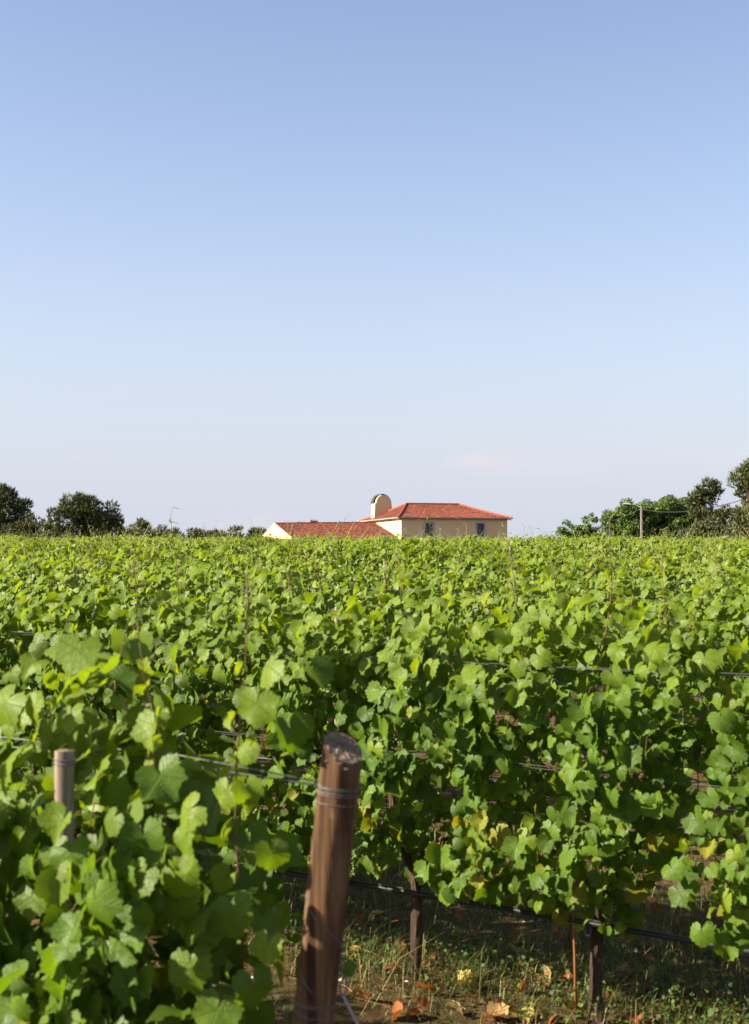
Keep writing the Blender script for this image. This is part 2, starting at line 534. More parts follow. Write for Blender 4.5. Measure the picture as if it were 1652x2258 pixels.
def leaf_mesh(seed, mat):
    rg = np.random.default_rng(seed)
    V, F = leaf_geo(0, rg)
    uv = V[:, :2] * 0.45 + 0.5
    Vl, Fl, mi = V.tolist(), [tuple(int(i) for i in f) for f in F], [0] * len(F)
    b = len(Vl)
    # petiole: three-sided, leaving backwards and down into the canopy
    L = rg.uniform(.7, 1.1); sx = rg.uniform(-.3, .3)
    for s_ in (0, .5, 1):
        c = np.array([sx * s_, .62 * L * s_, -.12 * s_ - .55 * L * s_ * s_])
        for k in range(3):
            an = 2.1 * k
            Vl.append((c + 0.022 * np.array([math.cos(an), 0.3 * math.sin(an), math.sin(an)])).tolist())
    for i in range(2):
        for k in range(3):
            Fl.append((b+i*3+k, b+i*3+(k+1) % 3, b+(i+1)*3+(k+1) % 3, b+(i+1)*3+k)); mi.append(1)
    uv = np.vstack([uv, np.full((9, 2), .5)])
    return make_mesh('leaf', np.array(Vl), Fl, [mat, M_petiole], uv=uv, mat_index=mi, smooth=True)
LEAF = [leaf_mesh(100 + i, M_leaf) for i in range(24)]
LEAF_DRY = [leaf_mesh(300 + i, M_dry) for i in range(6)]
GEO0 = [leaf_geo(0, np.random.default_rng(400 + i)) for i in range(16)]
GEO1 = [leaf_geo(1, np.random.default_rng(500 + i)) for i in range(10)]
GEO2 = [leaf_geo(2, np.random.default_rng(700 + i)) for i in range(10)]

def frame(N, T):
    """rotation with +Z = N (upper face) and -Y = T (tip)"""
    N = N.normalized()
    Y = -(T - N * T.dot(N))
    if Y.length < 1e-4: Y = N.orthogonal()
    Y.normalize()
    X = Y.cross(N)
    return Matrix((X, Y, N)).transposed()

def rv(s=1.0): return Vector((random.gauss(0, s), random.gauss(0, s), random.gauss(0, s)))

def half_width(z, top):
    s = (z - 0.5) / (top - 0.5)
    if s < 0 or s > 1: return 0.10
    return 0.11 + 0.19 * math.sin(math.pi * min(1, 0.12 + 0.80 * s)) ** 0.7

def clump(a, z, w):
    return (math.sin(8.3 * a + 5.1 * z + w) + math.sin(-6.2 * a + 9.3 * z + 2.3 * w) + math.sin(13 * a + 3 * z + 1.7 * w) * .7) / 2.7
SUNB = Vector((-0.50, -0.08, 0.08))
def sample_leaf(z0, top, size, half, where, zpow=1.0):
    """one leaf in row coordinates: (along, across, up), normal, tip, size"""
    a = random.uniform(-half, half)
    if where == 'top':
        z = top + random.gauss(0, 0.06); side = random.gauss(0, 0.13)
        o = RN * (side * 2.2) + Vector((0, 0, 0.9))
        N = o + rv(.62) + SUNB * 1.2
        T = Vector((0, 0, -.5)) + RN * (1 if side > 0 else -1) * .7 + RD * random.gauss(0, .8) + rv(.3)
    elif where == 'in':
        z = random.uniform(z0, top - .05); side = random.uniform(-.5, .8) * half_width(z, top)
        N = rv(1) + Vector((0, 0, .6)); T = rv(.6) + Vector((0, 0, -1))
    else:
        s = -1 if where == 'front' else 1
        z = z0 + (top - z0) * random.random() ** zpow
        side = s * (half_width(z, top) + random.gauss(0, .06))
        o = RN * s + Vector((0, 0, .30 + .5 * max(0, (z - 1.2)) / .4))
        N = o + SUNB + rv(.42); T = Vector((0, 0, -1)) + RN * s * .25 + RD * random.gauss(0, .55) + rv(.25)
    return a, side, z, N, T, size * random.choice((.42, .52, .62, .72, .8, .9, 1, 1.1, 1.3)) * random.uniform(.9, 1.1)

def tint_of(z, top, low_yellow=0.03):
    yng = max(0.0, min(1.0, (z - (top - .35)) / .5)) * random.uniform(.3, 1.0)
    if random.random() < .10: yng = max(yng, random.uniform(.3, .8))
    yel = random.uniform(.25, .95) if random.random() < low_yellow * (2.5 if z < .85 else 0.12) else 0.0
    return (min(1, max(0, random.gauss(.48, .24))), min(1, yng), yel)

def merged(geos, items):
    """items: (pos, N, T, size, tint) -> numpy V, F, UV, A"""
    Vs, Fs, U, A, b = [], [], [], [], 0
    for pos, N, T, s, ti in items:
        V, F = random.choice(geos)
        Mx = np.array(frame(N, T)) * s
        Vs.append(V @ Mx.T + np.array(pos)); Fs.append(F + b); b += len(V)
        U.append(V[:, :2] * .45 + .5); A.append(np.tile(np.array(ti), (len(V), 1)))
    return np.vstack(Vs), np.vstack(Fs), np.vstack(U), np.vstack(A)

LEAF_S = 0.049      # metres from petiole to tip of an ordinary leaf

def shoot_path(a, side, z0, z1, lean=0.20, n=7):
    p = Vector((0, 0, 0)) + RD * a + RN * side; p.z = z0
    d = RD * random.gauss(0, lean) + RN * random.gauss(0, lean * .8)
    pts = []
    for i in range(n):
        s = i / (n - 1)
        q = p + d * (s * (z1 - z0)); q.z = z0 + (z1 - z0) * s
        q += RD * (0.02 * math.sin(7 * s + a * 9)) + RN * (0.02 * math.cos(6 * s + a * 5))
        if s > .75: q += RD * ((s - .75) * d.dot(RD) * .8)
        pts.append(q)
    return pts

def tendril(mb, p, s=0.1, m=0):
    dirv = (rv(1) + Vector((0, 0, 1.2))).normalized()
    side = dirv.orthogonal().normalized(); up = dirv.cross(side)
    pts = []
    for i in range(9):
        q = i / 8
        curl = max(0, q - .45) * 9
        pts.append(p + dirv * (s * min(q, .6) * 1.4) + side * (s * .16 * (1 - math.cos(curl))) + up * (s * .18 * math.sin(curl)) + Vector((0, 0, -s * .25 * q * q)))
    mb.tube(pts, .0014, 3, m=m, cap=False)

def trunk_mesh(height, seed, kink=0.0):
    st = random.getstate(); random.seed(seed)
    mb = MB()
    pts, rad = [], []
    n = 16
    for i in range(n):
        s = i / (n - 1)
        pts.append(RD * (kink * (1 - s) + .018 * math.sin(5 * s + seed)) + RN * (.02 * math.sin(4 * s + 2 * seed)) + Vector((0, 0, -0.06 + (height + .06) * s)))
        rad.append((.030 - .008 * s + (.016 * max(0, .16 - s) / .16) + .010 * max(0, s - .85) / .15) * (1 + .10 * math.sin(11 * s + seed)))
    mb.tube(pts, rad, 12, wob=.13)
    # head with two arms
    for s in (-1, 1):
        top = pts[-1]
        arm = [top - Vector((0, 0, .03)), top + RD * (s * .05) + Vector((0, 0, .05)), top + RD * (s * .12) + Vector((0, 0, .12)), top + RD * (s * .20) + Vector((0, 0, .15))]
        mb.tube(arm, [.020, .017, .013, .008], 8, wob=.15)
    random.setstate(st)
    return mb.mesh('trunk', M_bark)
TRUNKS = [trunk_mesh(.52, i, random.uniform(-.05, .05)) for i in range(5)]

def grape_mesh(seed):
    st = random.getstate(); random.seed(seed)
    mb = MB()
    for i in range(48):
        s = random.random()
        r = (.020 * (1 - .75 * s) + .003) * math.sqrt(random.random())
        an = random.uniform(0, 6.28)
        c = Vector((r * math.cos(an), r * math.sin(an), -.11 * s))
        q = .0066
        V = [c + Vector(v) * q for v in ((1,0,0),(0,1,0),(-1,0,0),(0,-1,0),(.0,.0,1),(0,0,-1),(.7,.7,.0),(-.7,.7,0),(-.7,-.7,0),(.7,-.7,0))]
        ring = [0, 6, 1, 7, 2, 8, 3, 9]
        mb.add(V, [(ring[k], ring[(k+1) % 8], 4) for k in range(8)] + [(ring[(k+1) % 8], ring[k], 5) for k in range(8)])
    mb.tube([(0, 0, .05), (0, 0, 0), (0, 0, -.08)], .002, 4)
    random.setstate(st)
    return mb.mesh('grape_cluster', M_grape, smooth=True)
GRAPES = [grape_mesh(i) for i in range(3)]

ORD = ['', 'first', 'second', 'third', 'fourth', 'fifth', 'sixth', 'seventh', 'eighth', 'ninth', 'tenth', 'eleventh', 'twelfth', 'thirteenth', 'fourteenth', 'fifteenth', 'sixteenth']

def leaf_object(v, pos, N, T, s, ti, meshes=None):
    M = Matrix.Translation(pos) @ (frame(N, T) * s).to_4x4()
    return link('leaf', random.choice(meshes or LEAF), v, M, (*ti, 1))

def near_vine(k, t, label, top=1.6, n_front=230, n_top=60, n_back=210, n_in=340, z0=.42, size=LEAF_S, keep=None, half=.47,
              shoots=8, tall=2, grapes=2, yellow=.02, tall_z=(1.78, 2.0), trunk=True, group=None):
    """a vine whose leaves are built one by one"""
    base = rp(k, t)
    v = empty('grape_vine', base)
    tag(v, label, 'vine', group or ('vines of the %s trellis row' % ORD[k]))
    if trunk: link('trunk', random.choice(TRUNKS), v)
    wob = [random.uniform(0, 6.28) for _ in range(3)]
    def topz(a): return top + .055 * math.sin(7 * a + wob[0]) + .045 * math.sin(15 * a + wob[1])
    for where, n in (('front', n_front), ('top', n_top)):
        done = tries = 0
        while done < n and tries < n * 6:
            tries += 1
            a = random.uniform(-half, half)
            _, side, z, N, T, s = sample_leaf(z0, topz(a), size, half, where, .92)
            if keep and not keep(a, z): continue
            cl = clump(a, z, wob[2])
            if cl < -.18 and random.random() < .8: continue
            if where == 'front': side -= .11 * cl
            pos = RD * a + RN * side; pos.z = z
            leaf_object(v, pos, N, T, s, tint_of(z, top, yellow)); done += 1
    items = []
    for _ in range(int(n_front * 1.1)):
        a = random.uniform(-half, half)
        _, side, z, N, T, s = sample_leaf(z0, topz(a), size, half, 'front', .92)
        if keep and not keep(a, z): continue
        cl = clump(a, z, wob[2])
        if cl < -.18 and random.random() < .8: continue
        pos = RD * a + RN * (side - .11 * cl + .03); pos.z = z
        items.append((pos, N, T, s, tint_of(z, top, yellow)))
    if items:
        V, F, U, A = merged(GEO0, items)
        tag(link('outer_leaves', make_mesh('outer_leaves', V, F, M_leaf, U, {'tint': A}, smooth=True), v), kind='stuff')
    items = []
    for where, n in (('back', n_back), ('in', n_in)):
        for _ in range(n):
            a, side, z, N, T, s = sample_leaf(z0, top, size, half, where)
            if keep and not keep(a, z): continue
            pos = RD * a + RN * side; pos.z = z
            items.append((pos, N, T, s * 1.25, tint_of(z, top, yellow)))
    if items:
        V, F, U, A = merged(GEO1, items)
        tag(link('inner_leaves', make_mesh('inner_leaves', V, F, M_leaf_far, U, {'tint': A}), v), kind='stuff')
    for i in range(shoots):
        a = -half + 2 * half * (i + random.random()) / shoots
        if keep and not (keep(a, .8) or keep(a, 1.2)): continue
        zt = random.uniform(*tall_z) if i % max(1, shoots // max(1, tall)) == 0 and tall else random.uniform(1.35, top + .05)
        add_shoot(v, shoot_path(a, random.gauss(0, .10), .62 if not keep or keep(a, .7) else .95, zt), top)
    for i in range(grapes):
        a = random.uniform(-half * .8, half * .8); z = random.uniform(.62, .85)
        pos = RD * a - RN * (half_width(z, top) + .02); pos.z = z
        if keep and not keep(a, z): continue
        link('grape_cluster', random.choice(GRAPES), v, Matrix.Translation(pos))
    return v

def add_shoot(v, pts, top, leaves=True, r0=.0030):
    mb = MB()
    n = len(pts)
    mb.tube(pts, [r0 * (1 - .62 * i / (n - 1)) for i in range(n)], 5)
    for i in range(2): tendril(mb, pts[-1 - i], random.uniform(.05, .11), 1)
    mb.build('shoot', [M_shoot, M_green_shoot], v, smooth=True)
    if not leaves: return
    # leaves along the part that stands above the hedge, shrinking to the tip
    zs = [p.z for p in pts]
    L = zs[-1] - (top - .15)
    if L <= .05: return
    m = max(3, int(L / .062))
    for j in range(m):
        s = (j + .5) / m
        z = top - .15 + L * s
        i = max(i for i in range(n - 1) if zs[i] <= z or i == 0)
        f = (z - zs[i]) / max(1e-6, zs[i+1] - zs[i])
        p = pts[i].lerp(pts[i+1], max(0, min(1, f)))
        o = (RD * (1 if j % 2 else -1) * .7 + RN * random.uniform(-1, .5)).normalized()
        sz = LEAF_S * (.95 - .72 * s) * random.uniform(.85, 1.15)
        leaf_object(v, p + o * (.75 * sz) + Vector((0, 0, .2 * sz)), Vector((0, 0, .8)) + o * .6 + rv(.35), o + Vector((0, 0, -.6)) + rv(.3), sz,
                    (random.uniform(.3, .8), min(1, .45 + .6 * s * random.uniform(.6, 1)), 0))

# foliage shared by the vines farther back
def foliage(seed, geos, nf, nt, nb, ni, top, size, tips=10, hi=1.0):
    random.seed(seed)
    items = []
    w = random.uniform(0, 6.28)
    for where, n in (('front', nf), ('top', nt), ('back', nb), ('in', ni)):
        for _ in range(n):
            a = random.uniform(-.46, .46)
            tz = top + .06 * math.sin(8 * a + w) + .04 * math.sin(17 * a + 2 * w)
            _, side, z, N, T, s = sample_leaf(.55, tz, size, .46, where, .62)
            pos = RD * a + RN * side; pos.z = z
            items.append((pos, N, T, s, tint_of(z, top, .02)))
    paths = []
    for i in range(tips):
        a = random.uniform(-.44, .44)
        zt = top + random.choice((.06, .10, .14, .20, .28, .42)) * random.uniform(.7, 1.2) * hi
        pts = shoot_path(a, random.gauss(0, .12), top - .35, zt, .35, 5)
        paths.append(pts)
        for j in range(5):
            s = (j + .5) / 5
            p = pts[min(4, int(s * 5))]
            sz = size * (.8 - .5 * s)
            items.append((p + rv(.022), Vector((0, 0, .8)) + rv(.6), rv(.7) + Vector((0, 0, -.4)), sz, (random.uniform(.3, .8), min(1, .4 + .6 * s), 0)))
    return items, paths

random.seed(21)
FOLS = []
for i in range(10):
    items, paths = foliage(900 + i, GEO1, 190, 210, 60, 90, 1.60, LEAF_S * 1.02)
    V, F, U, A = merged(GEO1, items)
    fm = make_mesh('foliage', V, F, M_leaf_far, U, {'tint': A})
    mb = MB()
    for p in paths: mb.tube(p, [.0035, .003, .0025, .002, .0015], 4, cap=False); tendril(mb, p[-1], .09); tendril(mb, p[-2], .08)
    FOLS.append((fm, mb.mesh('shoots', M_green_shoot)))
# versions without the uppermost leaves, for the rows whose tops are built leaf by leaf
FOLS_LOW = []
for i in range(4):
    random.seed(950 + i)
    items = []
    for where, n in (('front', 210), ('back', 90), ('in', 110)):
        for _ in range(n):
            a, side, z, N, T, s = sample_leaf(.55, 1.58, LEAF_S, .46, where, .6)
            pos = RD * a + RN * side; pos.z = z
            items.append((pos, N, T, s * 1.05, tint_of(z, 1.6, .02)))
    V, F, U, A = merged(GEO1, items)
    FOLS_LOW.append(make_mesh('lower_foliage', V, F, M_leaf_far, U, {'tint': A}))
random.seed(33)

# ------------------------------------------------------------------ first row: ends at the brown post
t_post = row_t(1, 742)
t_a = row_t(1, 215)
def keep_a(a, z):                       # dense vine at the left; thins out towards the post (a < 0 is towards the post)
    if a < -.30: return z < 1.25 and random.random() < .6
    if .11 < a < .42 and 1.31 < z < 1.50: return False
    if a > .20: return z < 1.44 - (a - .20) * .8
    if a < -.18: return z < 1.30 or random.random() < .35
    return True
near_vine(1, t_a, 'big-leaved vine filling the lower left corner, nearest to the camera, around a pale post', top=1.52, n_front=250, n_top=40, n_back=160, n_in=380,
          size=LEAF_S * 1.2, z0=.42, keep=keep_a, half=.46, shoots=6, tall=2, grapes=2, yellow=.035, tall_z=(1.66, 1.84))
def keep_b(a, z):
    if a < -.15: return False
    if a > .08: return z < .92 or random.random() < .10
    return z < .90 or random.random() < .30
vb = near_vine(1, t_post + .30, 'sparse vine just left of the brown post, with tall reddish shoots', top=1.36, n_front=115, n_top=0, n_back=40, n_in=60,
          size=LEAF_S * 1.15, z0=.36, keep=keep_b, half=.27, shoots=0, tall=0, grapes=1, yellow=.08)
for a0, zt, ln in ((-.05, 1.90, -.09), (.10, 1.58, .05)):
    pts = [RD * (a0 + ln * s + .015 * math.sin(7 * s + a0 * 30)) + RN * (-.05 - .1 * s) + Vector((0, 0, .95 + (zt - .95) * s)) for s in [i / 8 for i in range(9)]]
    add_shoot(vb, pts, 1.22, r0=.0036)
def hero(v, px, py, depth, size, N, T, ti):
    p = at(px, py, depth) - v.location
    leaf_object(v, p, Vector(N) + rv(.15), Vector(T) + rv(.2), size * .82, ti)
va = [o for o in C.objects if o.name == 'grape_vine'][0]
for px, py, dp, sz, N, T, ti in ((172, 1432, 3.52, .086, (-.35, -1, .35), (-.1, 0, -1), (.6, .35, 0)), (355, 1712, 3.40, .088, (-.1, -1, .25), (.1, 0, -1), (.45, 0, 0)),
        (318, 1846, 3.42, .085, (-.2, -1, .3), (.12, 0, -1), (.40, 0, 0)), (243, 1735, 3.45, .075, (-.25, -1, .2), (0, 0, -1), (.4, 0, 0)), (340, 1600, 3.36, .080, (-.8, -.5, .5), (-.1, -.1, -1), (.7, .45, 0)),
        (240, 1905, 3.40, .080, (.2, -.8, .8), (.2, -.2, -1), (.7, .25, 0)), (395, 1990, 3.36, .078, (-.3, -1, .5), (.2, 0, -1), (.7, .3, 0)), (155, 1575, 3.50, .062, (-.5, -.8, .4), (.2, 0, -1), (.7, .4, 0)),
        (255, 1500, 3.62, .075, (.3, -.6, 1), (.6, -.2, -.5), (.2, 0, 0)), (330, 2010, 3.4, .075, (-.3, -1, .3), (0, 0, -1), (.4, .1, 0)), (455, 2030, 3.34, .085, (0, -1, .4), (.2, 0, -1), (.6, .15, 0)),
        (120, 1900, 3.5, .075, (-.4, -1, .3), (-.1, 0, -1), (.6, .2, 0)), (70, 1980, 3.55, .075, (-.3, -1, .4), (.1, 0, -1), (.5, .2, 0)), (170, 1690, 3.48, .06, (-.4, -1, .5), (.3, 0, -1), (.6, .4, 0)),
        (138, 1812, 3.36, .075, (-.4, -1, .3), (.1, 0, -1), (.7, .3, 0)), (152, 1880, 3.36, .08, (-.2, -1, .4), (-.1, 0, -1), (.5, .1, 0)), (132, 1950, 3.36, .07, (-.5, -1, .3), (.2, 0, -1), (.6, .2, 0)),
        (150, 2030, 3.36, .08, (-.3, -1, .2), (0, 0, -1), (.4, .1, 0)), (138, 2110, 3.35, .08, (-.3, -1, .4), (.1, 0, -1), (.6, .2, 0)), (420, 2125, 3.3, .085, (-.2, -1, .35), (.1, 0, -1), (.6, .2, 0)), (300, 2160, 3.35, .082, (-.2, -1, .3), (-.1, 0, -1), (.45, .1, 0)), (180, 2190, 3.4, .075, (-.3, -1, .4), (.1, 0, -1), (.5, .2, 0))):
    hero(va, px, py, dp, sz, N, T, ti)
for px, py, dp, sz, N, T, ti in ((592, 1468, 3.30, .078, (-.7, -.5, .6), (-.8, 0, -.6), (.7, .5, 0)), (568, 1552, 3.28, .075, (-.4, -1, .3), (-.2, 0, -1), (.7, .4, 0)), (690, 1478, 3.28, .075, (.7, -.4, .9), (.3, -.2, -1), (.1, 0, 0)),
        (640, 1610, 3.30, .072, (.6, -.7, .3), (.2, 0, -1), (.2, 0, 0)), (545, 1655, 3.3, .045, (-.5, -1, .4), (-.1, 0, -1), (.8, .5, 0)), (500, 1745, 3.32, .055, (-.4, -1, .3), (0, 0, -1), (.8, .5, 0)), (545, 1740, 3.3, .055, (.2, -1, .3), (.2, 0, -1), (.6, .35, 0)),
        (600, 1880, 3.28, .062, (.3, -1, .2), (.1, 0, -1), (.35, .2, 0)), (510, 2010, 3.3, .08, (-.1, -1, .4), (.15, 0, -1), (.55, .1, 0)), (590, 2085, 3.26, .06, (-.3, -1, .5), (0, 0, -1), (.8, .45, 0)), (560, 2170, 3.26, .075, (.1, -1, .3), (.1, 0, -1), (.4, .1, 0)),
        (410, 1850, 3.34, .07, (-.95, -.35, .2), (.1, 0, -1), (.6, .3, 0)), (480, 2230, 3.25, .085, (-.2, -1, .4), (0, 0, -1), (.5, .15, 0))):
    hero(vb, px, py, dp, sz, N, T, ti)
t = t_a + .90
near_vine(1, t, 'leafy vine cut off by the left edge of the picture in the nearest row', top=1.26, n_front=150, n_top=40, shoots=3, tall=0, size=LEAF_S * 1.1)

# ------------------------------------------------------------------ second row
t_910 = row_t(2, 912); t_1300 = row_t(2, 1306)
sp2 = t_910 - t_1300
def keep_gap(a, z):                     # window of bare ground between two vines
    return not (a < -.36 and z < .95) and not (a < -.22 and z < .64)
def keep_gap2(a, z): return not (a > .38 and z < .95)
def keep_low(a, z): return z > .47 + .07 * math.sin(9 * a)
near_vine(2, t_1300 - sp2 * 1.02, 'vine at the right edge with a few yellowed lower leaves, right of the bare gap', n_front=250, n_top=45, keep=keep_gap2, yellow=.06, grapes=3)
v_cane = near_vine(2, t_1300, 'vine on a dark trunk with an orange cane beside it, lower right', top=1.62, n_front=255, n_top=45, keep=keep_gap, yellow=.05, grapes=3, z0=.40, tall=3, tall_z=(1.85, 2.1))
near_vine(2, t_910, 'vine on a thin bare twisted trunk just right of the brown post', n_front=255, n_top=45, keep=keep_low, yellow=.05, grapes=3)
near_vine(2, t_910 + sp2, 'vine standing directly behind the brown leaning post', n_front=250, n_top=45, keep=keep_low, grapes=2)
near_vine(2, t_910 + 2 * sp2, 'vine seen through the gap left of the brown post, second row', n_front=240, tall_z=(1.85, 2.08))
v_back = near_vine(2, t_910 + 3 * sp2, 'vine above and behind the big-leaved corner vine, second row', n_front=215, n_top=60, tall_z=(1.8, 2.0))
near_vine(2, t_910 + 4 * sp2, 'leftmost vine of the second row, at the left edge of the picture', n_front=215, n_top=60)

def tall_shoot(v, tv, px0, px1, z0, z1):
    a0, a1 = row_t(2, px0) - tv, row_t(2, px1) - tv
    pts = [RD * (a0 + (a1 - a0) * s + .012 * math.sin(8 * s)) + RN * (-.10 - .05 * s) + Vector((0, 0, z0 + (z1 - z0) * s)) for s in [i / 8 for i in range(9)]]
    add_shoot(v, pts, 1.50, r0=.0042)
tall_shoot(v_cane, t_1300, 1352, 1384, 1.35, 2.05)
tall_shoot(v_cane, t_1300, 1190, 1165, 1.35, 1.80)
tall_shoot(v_back, t_910 + 3 * sp2, 430, 424, 1.35, 2.06)
tall_shoot(v_back, t_910 + 3 * sp2, 330, 345, 1.35, 1.84)

# ------------------------------------------------------------------ rows three to five: the visible upper leaves one by one
def upper_vine(k, t, label, n, nt, group):
    v = empty('grape_vine', rp(k, t))
    tag(v, label, 'vine', group)
    link('trunk', random.choice(TRUNKS), v)
    top = 1.60 + random.gauss(0, .035)
    w = random.uniform(0, 6.28)
    for where, m in (('front', n), ('top', nt)):
        for _ in range(m):
            a = random.uniform(-.46, .46)
            tz = top + .055 * math.sin(8 * a + w) + .04 * math.sin(17 * a + 2 * w)
            _, side, z, N, T, s = sample_leaf(1.22, tz, LEAF_S, .46, where, .8)
            pos = RD * a + RN * side; pos.z = z
            leaf_object(v, pos, N, T, s, tint_of(z, top, .02))
    tag(link('lower_foliage', random.choice(FOLS_LOW), v), kind='stuff')
    for i in range(4):
        add_shoot(v, shoot_path(random.uniform(-.44, .44), random.gauss(0, .1), 1.1, top + random.choice((.10, .15, .22, .36)), .25), top, r0=.004)

count_vines = 0
visible = []
for k in range(3, N_ROWS + 1):
    ta, tb = row_t(k, 1652 + 40), row_t(k, -40)
    ph = random.uniform(0, .88)
    ts = np.arange(ta - .4 + ph * .5, tb + .5, .88)
    visible.append((k, list(ts)))
for k, ts in visible[:3]:
    m = len(ts)
    for j, t in enumerate(ts):
        # ts runs from the right edge to the left
        nth = j + 1
        where = 'rightmost vine' if nth == 1 else 'leftmost vine' if nth == m else '%s vine from the right edge' % ORD[nth]
        upper_vine(k, t, 'leafy %s in the %s trellis row back from the camera' % (where, ORD[k]), (58, 46, 38)[k - 3], (66, 58, 52)[k - 3], 'vines of the %s trellis row' % ORD[k])
n_mid = 0
for k, ts in visible[3:]:
    if k > N_NEAR: break
    for t in ts:
        v = empty('grape_vine', rp(k, t + random.gauss(0, .04), random.gauss(0, .05)))
        tag(v, 'leafy green vine in the %s trellis row back from the camera' % ORD[k], 'vine', 'vines of the %s trellis row' % ORD[k])
        fm, sm = random.choice(FOLS)
        rot = Matrix.Rotation(math.pi if random.random() < .5 else 0, 4, 'Z') if random.random() < .4 else Matrix.Identity(4)
        sc = Matrix.Scale(random.uniform(.92, 1.06), 4, (0, 0, 1))
        tag(link('foliage', fm, v, sc @ rot), kind='stuff'); link('shoots', sm, v, sc @ rot)
        link('trunk', random.choice(TRUNKS), v)
        n_mid += 1

# the vines beyond, and the ends of the rows outside the picture
FAR = []
for i in range(8):
    items, paths = foliage(1200 + i, GEO2, 75, 165, 24, 24, 1.60, LEAF_S * 1.15, tips=10, hi=.5)
    FAR.append(merged(GEO2, items))
random.seed(44)
Vs, Fs, U, A, b = [], [], [], [], 0
def far_vine(k, t):
    global b
    V, F, uv, a = random.choice(FAR)
    p = np.array(rp(k, t + random.gauss(0, .05), random.gauss(0, .05)))
    V = V * np.array([1, 1, random.uniform(.90, 1.06)])
    if random.random() < .5: V = V * np.array([-1, -1, 1])
    Vs.append(V + p); Fs.append(F + b); b += len(V); U.append(uv); A.append(a)
for k, ts in visible:
    if k > N_NEAR:
        for t in ts: far_vine(k, t)
    extra = 5 if k <= N_NEAR else 3
    for j in range(1, extra + 1):
        far_vine(k, ts[0] - .88 * j); far_vine(k, ts[-1] + .88 * j)
for j in range(1, 4):
    far_vine(2, t_910 + (4 + j) * sp2); far_vine(2, t_1300 - sp2 * (1.02 + j)); far_vine(1, t_a + .9 + .88 * j)
o = link('distant_vines', make_mesh('distant_vines', np.vstack(Vs), np.vstack(Fs), M_leaf_far, np.vstack(U), {'tint': np.vstack(A)}))
tag(o, 'mass of green vine foliage in the farthest rows of the vineyard', 'vines', kind='stuff')

# ------------------------------------------------------------------ end post with its wires
random.seed(55)
p_top = at(757, 1648, 3.30); p_low = at(690, 2258, 3.33)
axis_v = (p_top - p_low).normalized()
L_full = (p_top.z - gz(p_low.x, p_low.y) + .25) / axis_v.z
p_base = p_top - axis_v * L_full
post = empty('end_post', p_base)
tag(post, 'thick brown wooden end post leaning right, wrapped with wire', 'post')
X = axis_v.cross(Vector((0, 1, 0))).normalized() * -1
if X.x < 0: X = -X
Yv = axis_v.cross(X)                       # points away from the camera
if Yv.y < 0: Yv = -Yv
PR = .0475
n, V, F = 40, [], []
rings = 46
for i in range(rings):
    s = i / (rings - 1)
    for q in range(n):
        an = 2 * math.pi * q / n
        ca, sa = math.cos(an), math.sin(an)
        r = PR * (1 + .014 * math.sin(3 * an + 4 * s) + .008 * math.sin(9 * an + 11 * s)) * (1.02 - .02 * s)
        if q in (22, 25, 31, 35, 38) and (i * 7 + q * 13) % 23 > 6: r -= .0016
        ztop = L_full + (.26 * PR * 1.9 * sa - .30 * PR * ca) + random.uniform(-.0015, .0015)   # oblique saw cut: high at the back left
        z = ztop if i == rings - 1 else min(s * L_full, L_full - .03)
        if i == rings - 1: r *= .97
        V.append(X * (r * ca) + Yv * (r * sa) + axis_v * z)
for i in range(rings - 1):
    for q in range(n): F.append((i*n+q, i*n+(q+1) % n, (i+1)*n+(q+1) % n, (i+1)*n+q))
link('post_shaft', make_mesh('post_shaft', [tuple(v) for v in V], F, M_post, smooth=True), post)
# end grain with a rough surface
rad_n = 7; V2, F2 = [axis_v * (L_full - .003)], []
for j in range(1, rad_n + 1):
    f = j / rad_n
    for q in range(n):
        an = 2 * math.pi * q / n
        r = PR * .968 * f
        z = L_full + f * (.26 * PR * 1.9 * math.sin(an) - .30 * PR * math.cos(an)) + (random.uniform(-.002, .002) if j < rad_n else 0)
        V2.append(X * (r * math.cos(an)) + Yv * (r * math.sin(an)) + axis_v * z)
for q in range(n): F2.append((0, 1 + q, 1 + (q + 1) % n))
for j in range(rad_n - 1):
    for q in range(n): F2.append((1+j*n+q, 1+(j+1)*n+q, 1+(j+1)*n+(q+1) % n, 1+j*n+(q+1) % n))
link('post_top', make_mesh('post_top', [tuple(v) for v in V2], F2, M_end, smooth=False), post)
def wrap(name, z0, z1, turns, start, r=.0011, lift=.0011):
    mb = MB(); pts = []
    m = int(26 * turns)
    for i in range(m + 1):
        s = i / m; an = start + 2 * math.pi * turns * s
        pts.append(X * ((PR + lift) * math.cos(an)) + Yv * ((PR + lift) * math.sin(an)) + axis_v * (z0 + (z1 - z0) * s))
    mb.tube(pts, r, 5)
    return mb.build(name, M_wire, post, smooth=True)
wrap('wire_wrap', L_full - .094, L_full - .086, 2.1, math.pi)
wrap('wire_wrap', L_full - .108, L_full - .100, 1.4, math.pi)
wrap('wire_wrap', L_full - .128, L_full - .124, 1.1, 2.6)
wrap('wire_wrap', L_full - .345, L_full - .46, .48, math.pi * 1.0)
wrap('wire_wrap', L_full - .50, L_full - .56, .22, math.pi * 1.02, .0012, .0012)
wrap('wire_wrap', L_full - .595, L_full - .588, 1.5, math.pi)
wrap('wire_wrap', L_full - .618, L_full - .612, 1.2, math.pi)
wrap('wire_wrap', L_full - .64, L_full - .632, 1.1, math.pi)
